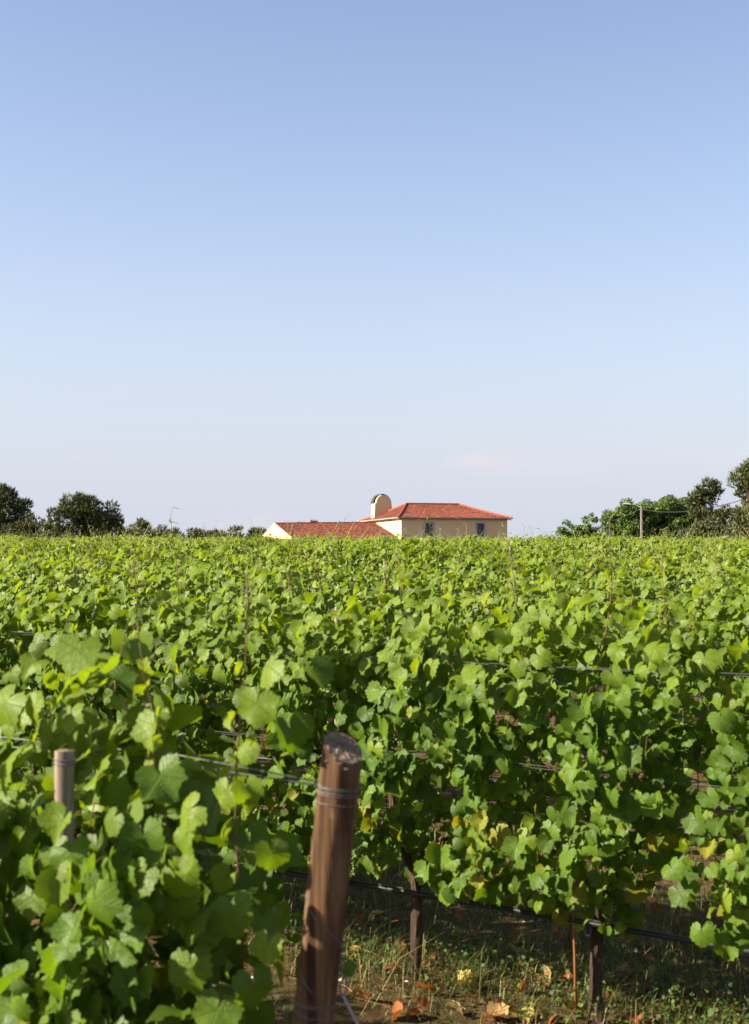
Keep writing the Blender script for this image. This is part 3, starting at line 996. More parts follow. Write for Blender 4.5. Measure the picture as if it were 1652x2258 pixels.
# guy wire with its twisted loop
k0 = X * (PR * .95) - Yv * (PR * .35) + axis_v * (L_full - .44)
g_end = at(790, 2262, 3.32) - p_base
mb = MB()
hook = k0 + X * .004 + Vector((0, 0, -.085)) 
pts = []
for i in range(40):
    s = i / 39
    pts.append(k0.lerp(hook, s) + X * (.0055 * math.cos(26 * s)) + Yv * (.0055 * math.sin(26 * s)))
mb.tube(pts, .0022, 5)
lp = []
for i in range(16):
    an = 2 * math.pi * i / 15
    lp.append(hook + Vector((0, 0, -.02)) + X * (.007 * math.sin(an)) + axis_v * (.024 * math.cos(an)))
mb.tube(lp, .0024, 5)
mb.build('wire_knot', M_wire, post, smooth=True)
mb = MB()
st = hook + Vector((0, 0, -.04)); dv = (g_end - st)
full = st + dv * (1 + (p_base.z + g_end.z - gz(p_base.x + g_end.x, p_base.y + g_end.y) + .1) / -dv.z)
mb.tube([st, st.lerp(full, .5), full], .0032, 6)
mb.build('guy_wire', simple('guy_cable', (0.30, 0.29, 0.26), 0.6, 0.2), post, smooth=True)
# pale staples and chips near the top edge
for ca_, dz in ((-.35, -.020), (-.05, -.028), (.55, -.024), (.25, -.040), (-.72, -.03)):
    mb = MB(); an = math.asin(-math.sqrt(1 - ca_ * ca_))
    c = X * (PR * 1.01 * ca_) + Yv * (PR * 1.01 * math.sin(an)) + axis_v * (L_full + dz)
    mb.tube([c - X * .004, c + X * .002 - Yv * .003, c + X * .004 + axis_v * .002], .0016, 5)
    mb.build('staple', M_wire, post)

# ------------------------------------------------------------------ line posts
def line_post(k, t, label, top=1.43, r=.023, lean=(0, 0), side=0.0):
    base = rp(k, t, 0, side)
    v = empty('trellis_post', base); tag(v, label, 'post', 'grey posts in the vine rows')
    mb = MB()
    n, m = 18, 10
    pts = [Vector((lean[0] * s, lean[1] * s, -.2 + (top + .2) * s)) for s in [i / (m - 1) for i in range(m)]]
    mb.tube(pts, [r * (1 + .03 * math.sin(5 * i)) for i in range(m)], n, cap=False, wob=.015)
    mb.build('post_shaft', M_post_grey, v, smooth=True)
    mb = MB(); c = pts[-1]
    V = [c + Vector((0, 0, .004))] + [c + Vector((r * math.cos(6.2832 * q / n), r * math.sin(6.2832 * q / n), 0)) for q in range(n)]
    mb.add(V, [(0, 1 + q, 1 + (q + 1) % n) for q in range(n)])
    mb.build('post_top', M_end, v)
    mb = MB()
    mb.tube([c + Vector(((r + .003) * math.cos(a * .42), (r + .003) * math.sin(a * .42), -.015 - .0006 * a)) for a in range(32)], .0016, 4)
    mb.build('wire_wrap', M_wire, v)
    return v
pp = at(143, 1655, 3.46)
line_post(1, pp.dot(RD), 'short pale grey post among the big leaves at the lower left', pp.z - ground(pp.x, pp.y), side=Vector((pp.x, pp.y, 0)).dot(RN) - row_off(1))
line_post(2, row_t(2, 1229) + 5.2, 'grey post in the second row near the left edge', 1.45)
line_post(3, row_t_side(3, 746, -.30), 'grey post top in the third row, above the brown post', 1.50, side=-.30)
line_post(5, row_t_side(5, 851, -.28), 'grey post in the fifth row, near the middle of the picture', 1.68, .025, side=-.28)
line_post(9, row_t_side(9, 1126, -.25), 'tall grey post standing clear of the leaves below the right-hand house window', 1.74, .032, side=-.25)

# ------------------------------------------------------------------ trellis wires and drip pipes
def wire_run(k, z, side, ta, tb, sag=.012, step=.6, wob=.004):
    m = max(3, int((ta - tb) / step) if ta > tb else int((tb - ta) / step))
    pts = []
    for i in range(m + 1):
        t = ta + (tb - ta) * i / m
        pts.append(rp(k, t, z + sag * math.sin(t * 1.2 + z * 9) + random.uniform(-wob, wob), side))
    return pts
def wires(k, label, spec, ta, tb, r=.0012):
    v = empty('trellis_wires', rp(k, ta)); tag(v, label, 'wires', 'trellis wires')
    for z, side in spec:
        pts = [p - v.location for p in wire_run(k, z, side, ta, tb)]
        mb = MB(); mb.tube(pts, r, 4); mb.build('wire', M_wire, v)
    return v
# first row: from the brown post to the left
pa = p_base + axis_v * (L_full - .09)
v1 = empty('trellis_wires', rp(1, t_post)); tag(v1, 'upper pair of wires running left from the top of the brown post', 'wires', 'trellis wires')
for dz, sd in ((.012, -.012), (-.010, .012)):
    pts = [pa - X * PR + axis_v * dz * .4]
    for i in range(1, 9):
        t = t_post + .09 + .4 * i
        pts.append(rp(1, t, 1.415 + dz * 1.3 + .02 * math.exp(-i) + .006 * math.sin(3 * i), sd))
    mb = MB(); mb.tube([p - v1.location for p in pts], .0019, 5); mb.build('wire', M_wire, v1, smooth=True)
mb = MB(); c = rp(1, row_t(1, 497), 1.405) - v1.location
for j in range(5):
    mb.tube([c + RD * (.010 * j - .02) + Vector((0, .012 * math.cos(a), .014 * math.sin(a) - .003 * a)) for a in np.linspace(0, 7, 10)], .0022, 4)
mb.build('wire_tie', M_wire, v1, smooth=True)
v1b = empty('trellis_wires', rp(1, t_post)); tag(v1b, 'lower wire running left from the foot of the brown post', 'wires', 'trellis wires')
pb = p_base + axis_v * (L_full - .59) - X * PR
mb = MB(); mb.tube([pb - v1b.location] + [rp(1, t_post + .3 * i, .88, 0) - v1b.location for i in range(1, 9)], .0018, 4); mb.build('wire', M_wire, v1b)
tR, tL = row_t(2, 1652) - 2.2, row_t(2, 0) + 2.5
wires(2, 'upper pair of wires on the second row, crossing the leaves at the right', [(1.468, -.22), (1.455, -.18)], tR, tL)
wires(2, 'middle pair of wires on the second row', [(1.055, -.24), (1.042, -.21)], tR, tL)
for k, a in ((3, 1), (4, 1), (5, 1), (6, 1), (7, 1)):
    a_, b_ = row_t(k, 1652) - 2.5, row_t(k, 0) + 2.5
    wires(k, 'thin upper wires along the %s vine row' % ORD[k], [(1.475, -.24), (1.46, -.20), (1.60, -.10)], a_, b_)
    if k == 3:
        wires(k, 'middle wires of the third row, seen through the gap at the right', [(1.06, -.27), (1.045, -.24)], a_, b_)
def pipe(k, label, ta, tb, z, r=.0115, side=-.06):
    v = empty('drip_pipe', rp(k, ta)); tag(v, label, 'pipe', 'drip pipes hung along the vine rows')
    pts = wire_run(k, z, side, ta, tb, .010, .25, .002)
    mb = MB(); mb.tube([p - v.location for p in pts], r, 10); mb.build('hose', M_pipe, v, smooth=True)
    mb = MB(); mb.tube([p - v.location + Vector((0, 0, r + .004 + (.0 if i < len(pts) * .0 else 0))) + RN * -.004 for i, p in enumerate(pts)], .0014, 4); mb.build('support_wire', M_wire, v)
    for i in range(3, len(pts), 5):
        mb = MB(); c = pts[i] - v.location
        mb.tube([c + RD * (.0012 * a) + RN * ((r + .003) * math.cos(a)) + Vector((0, 0, (r + .004) * math.sin(a))) for a in np.linspace(0, 9, 18)] + [c + Vector((0, 0, -.05))], .0018, 4)
        mb.build('clip', M_wire, v)
pipe(2, 'black drip irrigation pipe slung low along the second row, right of the brown post', tR, tL, .405)
pipe(3, 'black drip pipe of the third row, seen through the gap at the right', row_t(3, 1652) - 2, row_t(3, 0), .41)

# orange cane beside the trunk at the right
cb = rp(2, t_1300 + .055, 0, -.06)
mb = MB(); mb.tube([Vector((0, 0, -.05)), Vector((-.004, 0, .25)), Vector((-.012, 0, .50)), Vector((-.02, 0, .72))], [.0065, .006, .006, .005], 8)
tag(mb.build('cane_stake', simple('orange_cane', (0.20, 0.078, 0.022), 0.5, scale=30), None, Matrix.Translation(cb), True), 'thin orange brown cane tied beside a dark vine trunk, lower right', 'cane')

# ------------------------------------------------------------------ ground cover
random.seed(66)
rg = np.random.default_rng(66)
def patch_noise(x, y):
    return (np.sin(2.1 * x + 1.3 * y) + np.sin(-1.7 * x + 2.9 * y + 1.1) + np.sin(4.3 * x + .7 * y + 2) * .6 + np.sin(6.7 * y - 3.1 * x) * .5) / 3.1
def blades(n, xr, yr, hmin, hmax, w, dens, pal, lean=.5):
    x = rg.uniform(*xr, n * 4); y = rg.uniform(*yr, n * 4)
    off = x * RN.x + y * RN.y
    p = dens(x, y, off)
    m = rg.random(n * 4) < p
    x, y = x[m][:n], y[m][:n]; n = len(x)
    z = gslope(y) + bumpy(x, y) - .005
    h = rg.uniform(hmin, hmax, n) * rg.choice([.5, .7, 1, 1, 1.4], n); an = rg.uniform(0, 6.28, n)
    dx, dy = np.cos(an), np.sin(an)
    l = rg.uniform(.1, 1, n) * lean * h
    ww = w * rg.uniform(.5, 1.3, n)
    sx, sy = -dy * ww, dx * ww
    P0 = np.stack([x - sx, y - sy, z], -1); P1 = np.stack([x + sx, y + sy, z], -1)
    mx, my, mz = x + dx * l * .35, y + dy * l * .35, z + h * .62
    P2 = np.stack([mx - sx * .8, my - sy * .8, mz], -1); P3 = np.stack([mx + sx * .8, my + sy * .8, mz], -1)
    P4 = np.stack([x + dx * l, y + dy * l, z + h * (1 - .3 * rg.random(n))], -1)
    V = np.stack([P0, P1, P2, P3, P4], 1).reshape(-1, 3)
    i = np.arange(n)[:, None] * 5
    F = np.stack([np.hstack([i, i+1, i+3]), np.hstack([i, i+3, i+2]), np.hstack([i+2, i+3, i+4])], 1).reshape(-1, 3)
    c = np.array(pal)[rg.integers(0, len(pal), n)] * rg.uniform(.7, 1.25, (n, 1))
    return V, F, np.repeat(c, 5, 0)
def joinVF(parts):
    Vs, Fs, As, b = [], [], [], 0
    for V, F, A in parts: Vs.append(V); Fs.append(F + b); As.append(A); b += len(V)
    return np.vstack(Vs), np.vstack(Fs), np.vstack(As)
G1, G2, G3 = (.060, .100, .016), (.100, .140, .024), (.140, .155, .030)
S1, S2, S3 = (.32, .235, .090), (.21, .145, .052), (.40, .31, .15)
off2 = row_off(2)
def d_turf(x, y, off): return np.clip(.10 + .6 * patch_noise(x * 1.4, y * 1.4) + 1.0 * np.clip(x - .30, 0, .8), .04, 1)
def d_under(x, y, off): return np.clip(1 - np.abs(off - off2 - .12) / .5, 0, 1) * np.clip(.55 + .6 * patch_noise(x + 3, y), .1, 1)
def d_far(x, y, off): return np.clip((off - off2) / .4, 0, 1) * np.clip(.6 + patch_noise(x * .7, y * .7 + 5), .1, 1)
parts = [blades(17000, (-1.2, 2.6), (4.4, 7.0), .015, .06, .0022, d_turf, [G1, G2, G2, G3, S2], .9),
         blades(5200, (-1.6, 2.6), (4.8, 8.0), .08, .24, .0018, d_under, [G1, G1, G2, G2, G3, S1, S2], 1.3),
         blades(3400, (-1.0, 2.4), (4.6, 7.0), .04, .15, .0013, lambda x, y, o: d_turf(x, y, o) * .6, [S1, S2, S3], 3.0),
         blades(17000, (-2.5, 3.4), (5.6, 10.0), .04, .16, .0024, d_far, [G1, G1, G2, G3, S2], 1.3)]
V, F, A = joinVF(parts)
tag(link('grass', make_mesh('grass', V, F, M_grass, attrs={'tint': A})), 'short green and straw coloured grass on the ground between the vines', 'grass', kind='stuff')
# low broad-leaved weeds
items = []
while len(items) < 4200:
    x, y = random.uniform(-1.3, 2.7), random.uniform(4.6, 8.2)
    off = x * RN.x + y * RN.y
    d = max(0, 1 - abs(off - off2 - .1) / .55) * .9 + .12 * max(0, float(patch_noise(np.array(x * 1.4), np.array(y * 1.4))))
    if random.random() > d: continue
    for _ in range(6):
        h = random.uniform(.01, .16) * (1 if abs(off - off2) < .5 else .3)
        items.append((Vector((x + random.gauss(0, .03), y + random.gauss(0, .03), ground(x, y) + h)), Vector((0, 0, 1)) + rv(.6), rv(1), random.uniform(.006, .017), tuple(c * random.uniform(.6, 1.2) for c in random.choice((G1, G1, G2)))))
V, F, U, A = merged(GEO2, items)
tag(link('weeds', make_mesh('weeds', V, F, M_grass, attrs={'tint': A})), 'low broad leaved green weeds growing under the second vine row', 'weeds', kind='stuff')
# pebbles, twigs and straw lying on the soil
mb = MB()
for _ in range(260):
    x, y = random.uniform(-1, 2.4), random.uniform(4.5, 7.5); z = gz(x, y)
    s = random.choice((.004, .006, .008, .012, .018)) * random.uniform(.7, 1.2)
    V = [Vector((x, y, z)) + Vector((sx * s * random.uniform(.6, 1.2), sy * s * random.uniform(.6, 1.2), sz * s * random.uniform(.4, .9))) for sx, sy, sz in ((1,0,0),(0,1,0),(-1,0,0),(0,-1,0),(0,0,1),(0,0,-1))]
    mb.add(V, [(0,1,4),(1,2,4),(2,3,4),(3,0,4),(1,0,5),(2,1,5),(3,2,5),(0,3,5)])
tag(mb.build('pebbles', M_stone_bit), 'small pale stones scattered on the brown soil', 'stones', kind='stuff')
mb = MB()
for _ in range(420):
    x, y = random.uniform(-1, 2.4), random.uniform(4.5, 7.4); z = gz(x, y) + .004
    an, l = random.uniform(0, 6.28), random.choice((.04, .07, .10, .16, .24))
    d = Vector((math.cos(an), math.sin(an), random.uniform(-.05, .25))) * l
    c = random.choice((S1, S2, S3, (.12, .08, .05), (.2, .14, .09)))
    mb.tube([Vector((x, y, z)), Vector((x, y, z)) + d * .5 + Vector((0, 0, .006)), Vector((x, y, z)) + d], random.uniform(.0008, .0022), 3, a=c, cap=False)
tag(mb.build('straw', M_grass), 'dry straw and twigs lying on the soil', 'straw', kind='stuff')
# fallen leaves, one by one
KINDS = [('dry orange brown vine leaf fallen on the ground', (.25, 0, 0), 'orange fallen leaves'), ('pale tan dry vine leaf fallen on the ground', (.5, .9, 0), 'tan fallen leaves'),
         ('yellow vine leaf fallen on the ground', (.5, 0, .9), 'yellow fallen leaves')]
spots = [(px, py) for px, py in ((812, 2062), (772, 2035), (870, 2142), (1042, 2080), (1038, 2190), (1265, 2240), (1355, 2215), (1300, 2250), (1000, 2230), (830, 2030), (1090, 2020), (1160, 2165), (1200, 2030), (1240, 2180), (1430, 2150), (1460, 2230), (1010, 2110), (930, 2225), (1090, 2240), (1145, 2120), (1570, 2225), (1375, 2090), (800, 2210), (1510, 2180), (960, 2080))]
for i in range(46):
    spots.append((random.uniform(780, 1640), random.uniform(2010, 2256)))
for i, (px, py) in enumerate(spots):
    r_ = ray(px, py); s = -CAM_Z / (r_.z - SLOPE * r_.y)
    p = Vector((r_.x * s, r_.y * s, 0)); p.z = gz(p.x, p.y) + .03
    lab, ti, gr = KINDS[0 if i % 5 < 3 else 1 if i % 5 == 3 else 2]
    ti = (min(1, max(0, ti[0] + random.uniform(-.2, .25))), ti[1], ti[2])
    M = Matrix.Translation(p) @ (frame(Vector((0, 0, 1)) + rv(.35), rv(1)) * (.066 * random.uniform(.55, .95))).to_4x4()
    tag(link('fallen_leaf', random.choice(LEAF_DRY), None, M, (*ti, 1)), lab, 'leaf', gr)

# ------------------------------------------------------------------ the house
random.seed(77)
TH = R(16)
HX0 = at(885, 1141, 150.0)
HU = Vector((math.cos(TH), math.sin(TH), 0)); HV = Vector((-math.sin(TH), math.cos(TH), 0))
GZH = ground(0, 150)
HM = Matrix(((HU.x, HV.x, 0, HX0.x), (HU.y, HV.y, 0, HX0.y), (0, 0, 1, 0), (0, 0, 0, 1)))
HW, HL = 11.95, 14.6
EAVE = HX0.z; RISE = 1.72; OV = .42
house = empty('house', (HX0.x, HX0.y, GZH)); house.rotation_euler = (0, 0, TH)
tag(house, 'cream house with hipped red tile roof and a tall arched chimney', 'house')
def H(z): return z - GZH
EZ = H(EAVE)
# walls: four sheets with thickness; the front one has window openings
WIN = [(3.05, .88), (8.90, .82)]
W_TOP, W_BOT = EZ - .60, EZ - 1.95
mb = MB(); th = .3
xs = [0.0]
for c, w in WIN: xs += [c - w / 2, c + w / 2]
xs.append(HW)
for i in range(0, len(xs) - 1):
    if i % 2 == 0: mb.box((xs[i], 0, -.5), (xs[i+1], th, EZ - .05))
    else:
        mb.box((xs[i], 0, -.5), (xs[i+1], th, W_BOT)); mb.box((xs[i], 0, W_TOP), (xs[i+1], th, EZ - .05))
mb.build('wall', M_wall, house)
mb = MB(); mb.box((0, th + .003, -.5), (th, HL, EZ - .05)); mb.build('wall', M_wall, house)
mb = MB(); mb.box((HW - th, th + .003, -.5), (HW, HL, EZ - .05)); mb.build('wall', M_wall, house)
mb = MB(); mb.box((th + .003, HL - th, -.5), (HW - th - .003, HL, EZ - .05)); mb.build('wall', M_wall, house)
for c, w in WIN:
    win = MB(); fw = .20
    y0, y1 = -.03, .12
    x0, x1 = c - w / 2, c + w / 2
    win.box((x0 - fw, y0, W_BOT - fw), (x0, -.002, W_TOP + fw)); win.box((x1, y0, W_BOT - fw), (x1 + fw, -.002, W_TOP + fw))
    win.box((x0 + .001, y0, W_TOP), (x1 - .001, -.002, W_TOP + fw)); win.box((x0 + .001, y0, W_BOT - fw), (x1 - .001, -.002, W_BOT))
    wo_ = win.build('window', M_stone, house)
    mb = MB(); s = .06
    mb.box((x0, .10, W_BOT), (x0 + s, .15, W_TOP)); mb.box((x1 - s, .10, W_BOT), (x1, .15, W_TOP))
    mb.box((c - .045, .095, W_BOT), (c + .045, .15, W_TOP)); mb.box((x0 + s, .10, W_TOP - .13), (c - .046, .15, W_TOP - .07)); mb.box((c + .046, .10, W_TOP - .13), (x1 - s, .15, W_TOP - .07))
    mb.box((x0 + s, .10, W_TOP - .9), (c - .046, .15, W_TOP - .86)); mb.box((c + .046, .10, W_TOP - .9), (x1 - s, .15, W_TOP - .86))
    mb.build('sash', M_sash, wo_)
    for a_, b_ in ((x0 + s, c - .046), (c + .046, x1 - s)):
        mb = MB(); mb.box((a_, .125, W_BOT), (b_, .135, W_TOP - .07)); mb.build('pane', M_glass, wo_)
# roof: barrel tiles laid in courses on four slopes
TILE_COLS = [((.150, .034, .014), 5), ((.120, .026, .011), 4), ((.185, .050, .020), 3), ((.14, .036, .023), 2), ((.065, .03, .025), 1.2), ((.21, .066, .030), 1)]
_tc = [c for c, w in TILE_COLS]; _tw = [w for c, w in TILE_COLS]
def tile_colour(x, y):
    q = math.sin(x * 1.7 + 2 * math.sin(y * .9)) * math.sin(y * 1.3 + 1.5 * math.sin(x * .7))
    c = random.choices(_tc, _tw)[0]
    if q > .55 and random.random() < .55: c = (.06, .028, .024)
    f = random.uniform(.85, 1.15)
    return tuple(v * f for v in c)
def barrel(mb, A, B, across, nrm, r, col, seg=4):
    """half-round tile from A (low) to B (high)"""
    V, F = [], []
    for P, rr in ((A + nrm * .02, r * 1.12), (B, r * .92)):
        for k in range(seg + 1):
            an = math.pi * k / seg
            V.append(P + across * (rr * math.cos(an)) + nrm * (rr * .85 * math.sin(an)))
    n1 = seg + 1
    for k in range(seg): F.append((k, k + 1, n1 + k + 1, n1 + k))
    F.append(tuple(range(n1))[::-1])
    mb.add(V, F, col)
def q_prof(s): return .80 * s + .20 * s * s if s > 0 else s * .35
def roof_slopes(parent, w0, w1, l0, l1, ia, ib, z0, rise, sides, sp=.235, course=.42):
    """hipped roof over (w0..w1) x (l0..l1); ia, ib are the ridge insets"""
    W_, L_ = w1 - w0, l1 - l0
    for side in sides:
        mb = MB()
        span, run = (W_, ib) if side in 'FB' else (L_, ia)
        along_in = ia if side in 'FB' else ib
        def P(a, s):
            z = z0 + rise * q_prof(s)
            if side == 'F': return Vector((w0 + a, l0 + s * ib, z))
            if side == 'B': return Vector((w0 + a, l1 - s * ib, z))
            if side == 'L': return Vector((w0 + s * ia, l0 + a, z))
            return Vector((w1 - s * ia, l0 + a, z))
        across = Vector((1, 0, 0)) if side in 'FB' else Vector((0, 1, 0))
        nc = int(span / sp)
        for i in range(nc):
            a = (i + .5) * span / nc
            smax = min(1.0, a / along_in, (span - a) / along_in)
            nr = max(1, int(round(smax * run / course)))
            for j in range(nr):
                s0, s1 = smax * j / nr, min(1, smax * (j + 1) / nr + .01)
                A_, B_ = P(a, s0), P(a, s1)
                d = (B_ - A_).normalized(); nrm = across.cross(d)
                if nrm.z < 0: nrm = -nrm
                barrel(mb, A_, B_, across, nrm, sp * .33, tile_colour(a, s0 * run))
        # bed of channel tiles under the barrels
        m = 8
        for j in range(m):
            s0, s1 = j / m, (j + 1) / m
            quad = [P(along_in * s0, s0), P(span - along_in * s0, s0), P(span - along_in * s1, s1), P(along_in * s1, s1)]
            mb.add(quad, [(0, 1, 2, 3)], (.09, .028, .016))
        tag(mb.build('roof_tiles', M_tile, parent), kind='stuff')
roof = MB()
roof.box((-.10, -.10, EZ - .07), (HW + .10, HL + .10, EZ - .045))
roof_o = roof.build('roof', M_eave, house)
IA, IB = 2.85 + OV, HL / 2 + OV
roof_slopes(roof_o, -OV, HW + OV, -OV, HL + OV, IA, IB, EZ, RISE, 'FBLR')
# hip and ridge tiles
def ridge_line(parent, pts, r=.13, col=(.30, .07, .04)):
    mb = MB()
    for (a, b_) in zip(pts, pts[1:]):
        m = max(1, int((b_ - a).length / .45))
        for j in range(m):
            A_, B_ = a.lerp(b_, j / m), a.lerp(b_, (j + 1) / m)
            mb.tube([A_, B_], [r * 1.08, r * .95], 8, a=tuple(c * random.uniform(.75, 1.2) for c in col))
    mb.build('ridge_tiles', M_tile, parent)
def hip_pts(cx, cy, rx, ry):
    return [Vector((cx + (rx - cx) * s, cy + (ry - cy) * s, EZ + .05 + RISE * q_prof(s))) for s in [i / 8 for i in range(9)]]
rl, rr_, rm = -OV + IA, HW + OV - IA, HL / 2
for cx, cy, rx in ((-OV, -OV, rl), (HW + OV, -OV, rr_), (-OV, HL + OV, rl), (HW + OV, HL + OV, rr_)):
    ridge_line(roof_o, hip_pts(cx, cy, rx, rm))
ridge_line(roof_o, [Vector((rl, rm, EZ + RISE + .05)), Vector((rr_, rm, EZ + RISE + .05))], .12, (.20, .05, .035))
# upturned corner tips
for cx, cy, dx, dy in ((-OV, -OV, -1, -1), (HW + OV, -OV, 1, -1), (-OV, HL + OV, -1, 1)):
    mb = MB(); c = Vector((cx, cy, EZ + .04)); d = Vector((dx, dy, 0)).normalized()
    mb.tube([c - d * .25, c + d * .10 + Vector((0, 0, .02)), c + d * .32 + Vector((0, 0, .09))], [.07, .06, .03], 7); mb.build('corner_tile', M_eave, roof_o)
# eaves: two rows of half-round tile ends bedded in lime mortar
def eave_rows(parent, a, b_, out):
    L_ = (b_ - a).length; d = (b_ - a).normalized()
    for lev, (o1, dz, sp) in enumerate(((OV + .05, -.005, .235), (.24, -.13, .235))):
        mb = MB(); m = int(L_ / sp)
        for i in range(m):
            c = a + d * ((i + .5) * L_ / m)
            A_ = c + out * o1 + Vector((0, 0, dz - .03)); B_ = c + Vector((0, 0, dz + .01))
            barrel(mb, A_, B_, d, Vector((0, 0, 1)), sp * .40, (0, 0, 0), 6)
            mb.add([A_ + d * (sp * k) + Vector((0, 0, zz)) for k, zz in ((-.5, 0), (.5, 0), (.5, .03), (-.5, .03))], [(0, 1, 2, 3)])
        tag(mb.build('eave_tiles', M_eave, parent), kind='stuff')
Zv = lambda x, y: Vector((x, y, EZ - .035))
eave_rows(roof_o, Zv(-OV, 0), Zv(HW + OV, 0), Vector((0, -1, 0)))
eave_rows(roof_o, Zv(0, -OV), Zv(0, HL + OV), Vector((-1, 0, 0)))
# chimney: battered shaft with an arched head and a curved steel cowl
def arch_profile(w0, w1, zb, zs, inset, zt, seg=18):
    """outline in the u-z plane: battered sides, shoulder, then a half-round head"""
    cx = (w0[0] + w0[1]) / 2
    pts = [(w0[0], zb), (w0[1], zb), (w1[1], zs), (w1[1] - inset, zs + .06)]
    rx = (w1[1] - w1[0]) / 2 - inset; rz = zt - zs - .06
    for k in range(1, seg): pts.append((cx + rx * math.cos(math.pi * k / seg), zs + .06 + rz * math.sin(math.pi * k / seg)))
    pts += [(w1[0] + inset, zs + .06), (w1[0], zs)]
    return pts
def extrude(mb, prof, v0, v1):
    n = len(prof)
    V = [Vector((u, v0, z)) for u, z in prof] + [Vector((u, v1, z)) for u, z in prof]
    F = [tuple(range(n)), tuple(range(2 * n - 1, n - 1, -1))] + [(i, n + i, n + (i + 1) % n, (i + 1) % n) for i in range(n)]
    mb.add(V, F)
CV0, CV1 = 10.3, 11.7
zs = H(at(840, 1110, 160).z); zt = H(at(840, 1091, 160).z)
chim = MB(); extrude(chim, arch_profile((-.02, 2.16), (.08, 2.02), EZ - .3, zs, .13, zt), CV0, CV1)
chim_o = chim.build('chimney', M_wall, house)
mb = MB(); seg = 24; cx = 1.05; ro_x, ro_z = 1.06, zt - zs + .10
V, F = [], []
for v_ in (CV0 + .42, CV1 + .08):
    for f in (1.0, .95):
        for k in range(seg + 1):
            an = math.pi * (k / seg); V.append(Vector((cx + ro_x * f * math.cos(an), v_, zs + .02 + ro_z * (f + .02) * math.sin(an))))
n1 = seg + 1
for k in range(seg):
    F += [(k, k+1, n1*2+k+1, n1*2+k), (n1+k+1, n1+k, n1*3+k, n1*3+k+1), (k+1, k, n1+k, n1+k+1), (n1*2+k, n1*2+k+1, n1*3+k+1, n1*3+k)]
mb.add(V, F); mb.build('cowl', M_cap, chim_o)
for vv in (CV0 + .7, CV0 + 1.0):
    for ux in (.12, 1.94):
        mb = MB(); mb.box((ux, vv - .04, zs), (ux + .04, vv + .04, zs + .25)); mb.build('bracket', M_cap, chim_o)

# ------------------------------------------------------------------ the low wing
wing = empty('low_building', (HX0.x, HX0.y, GZH)); wing.rotation_euler = (0, 0, TH)
tag(wing, 'low cream building with long red tiled gable roof, left of the taller house', 'building')
WL, WV, WB = 11.5, 10.0, 8.9            # length to the left, ridge position, half depth
wz_r, wz_l = H(at(826, 1153.5, 159.6).z), H(at(608, 1155.5, 156.4).z)
WSL = .20
def wz(u, v):                            # roof surface
    s = -u / WL
    return wz_r + (wz_l - wz_r) * s - WSL * abs(v - WV)
mb = MB()
for side in (-1, 1):
    nc = int(WL / .235)
    for i in range(nc):
        u = -(i + .5) * WL / nc
        nr = int(WB / .42)
        for j in range(nr):
            v0, v1 = WV + side * WB * (1 - j / nr), WV + side * WB * (1 - (j + 1) / nr - .004)
            A_, B_ = Vector((u, v0, wz(u, v0) + .02)), Vector((u, v1, wz(u, v1) + .02))
            d = (B_ - A_).normalized(); nrm = Vector((1, 0, 0)).cross(d)
            if nrm.z < 0: nrm = -nrm
            barrel(mb, A_, B_, Vector((1, 0, 0)), nrm, .235 * .36, tile_colour(u * 1.3 + 3, v0))
    a0, a1 = WV + side * WB, WV
    mb.add([Vector((u, v, wz(u, v) + .015)) for u, v in ((-WL, a0), (-.01, a0), (-.01, a1), (-WL, a1))], [(0, 1, 2, 3)], (.09, .028, .016))
wr = MB()
V = [Vector((u, v, wz(u, v) + dz)) for dz in (-.10, 0) for u, v in ((-WL + .02, WV - WB), (-.012, WV - WB), (-.012, WV), (-WL + .02, WV), (-.012, WV + WB), (-WL + .02, WV + WB))]
wr.add(V, [(6, 7, 8, 9), (9, 8, 10, 11), (0, 3, 2, 1), (3, 5, 4, 2), (0, 1, 7, 6), (4, 5, 11, 10)])
wroof = wr.build('roof', M_eave, wing)
tag(mb.build('roof_tiles', M_tile, wroof), kind='stuff')
ridge_line(wroof, [Vector((-WL, WV, wz(-WL, WV) + .06)), Vector((-.02, WV, wz(0, WV) + .06))], .11, (.20, .05, .035))
mb = MB()                               # gable wall
for du in (0, .3): pass
g = [(WV - WB + .3, -.5), (WV + WB - .3, -.5), (WV + WB - .3, wz(-WL, WV + WB - .3) - .1), (WV, wz(-WL, WV) - .02), (WV - WB + .3, wz(-WL, WV - WB + .3) - .1)]
V = [Vector((-WL - .05, v, z + (.09 if z > 0 else 0))) for v, z in g] + [Vector((-WL + .28, v, z - .1)) for v, z in g]
mb.add(V, [(4, 3, 2, 1, 0), (5, 6, 7, 8, 9)] + [(i, (i + 1) % 5, 5 + (i + 1) % 5, 5 + i) for i in range(5)])
mb.build('gable_wall', M_wall, wing)
mb = MB(); mb.box((-WL + .29, WV - WB + .3, -.5), (-.02, WV - WB + .6, wz(-WL, WV - WB + .3) - .14)); mb.build('wall', M_wall, wing)
mb = MB()                               # pale mortar verge on the gable
for s in (-1, 1):
    mb.tube([Vector((-WL - .02, WV + s * f * WB, wz(-WL, WV + s * f * WB) + .05)) for f in (0, .5, 1)], .07, 6)
mb.build('verge', M_wall, wroof)

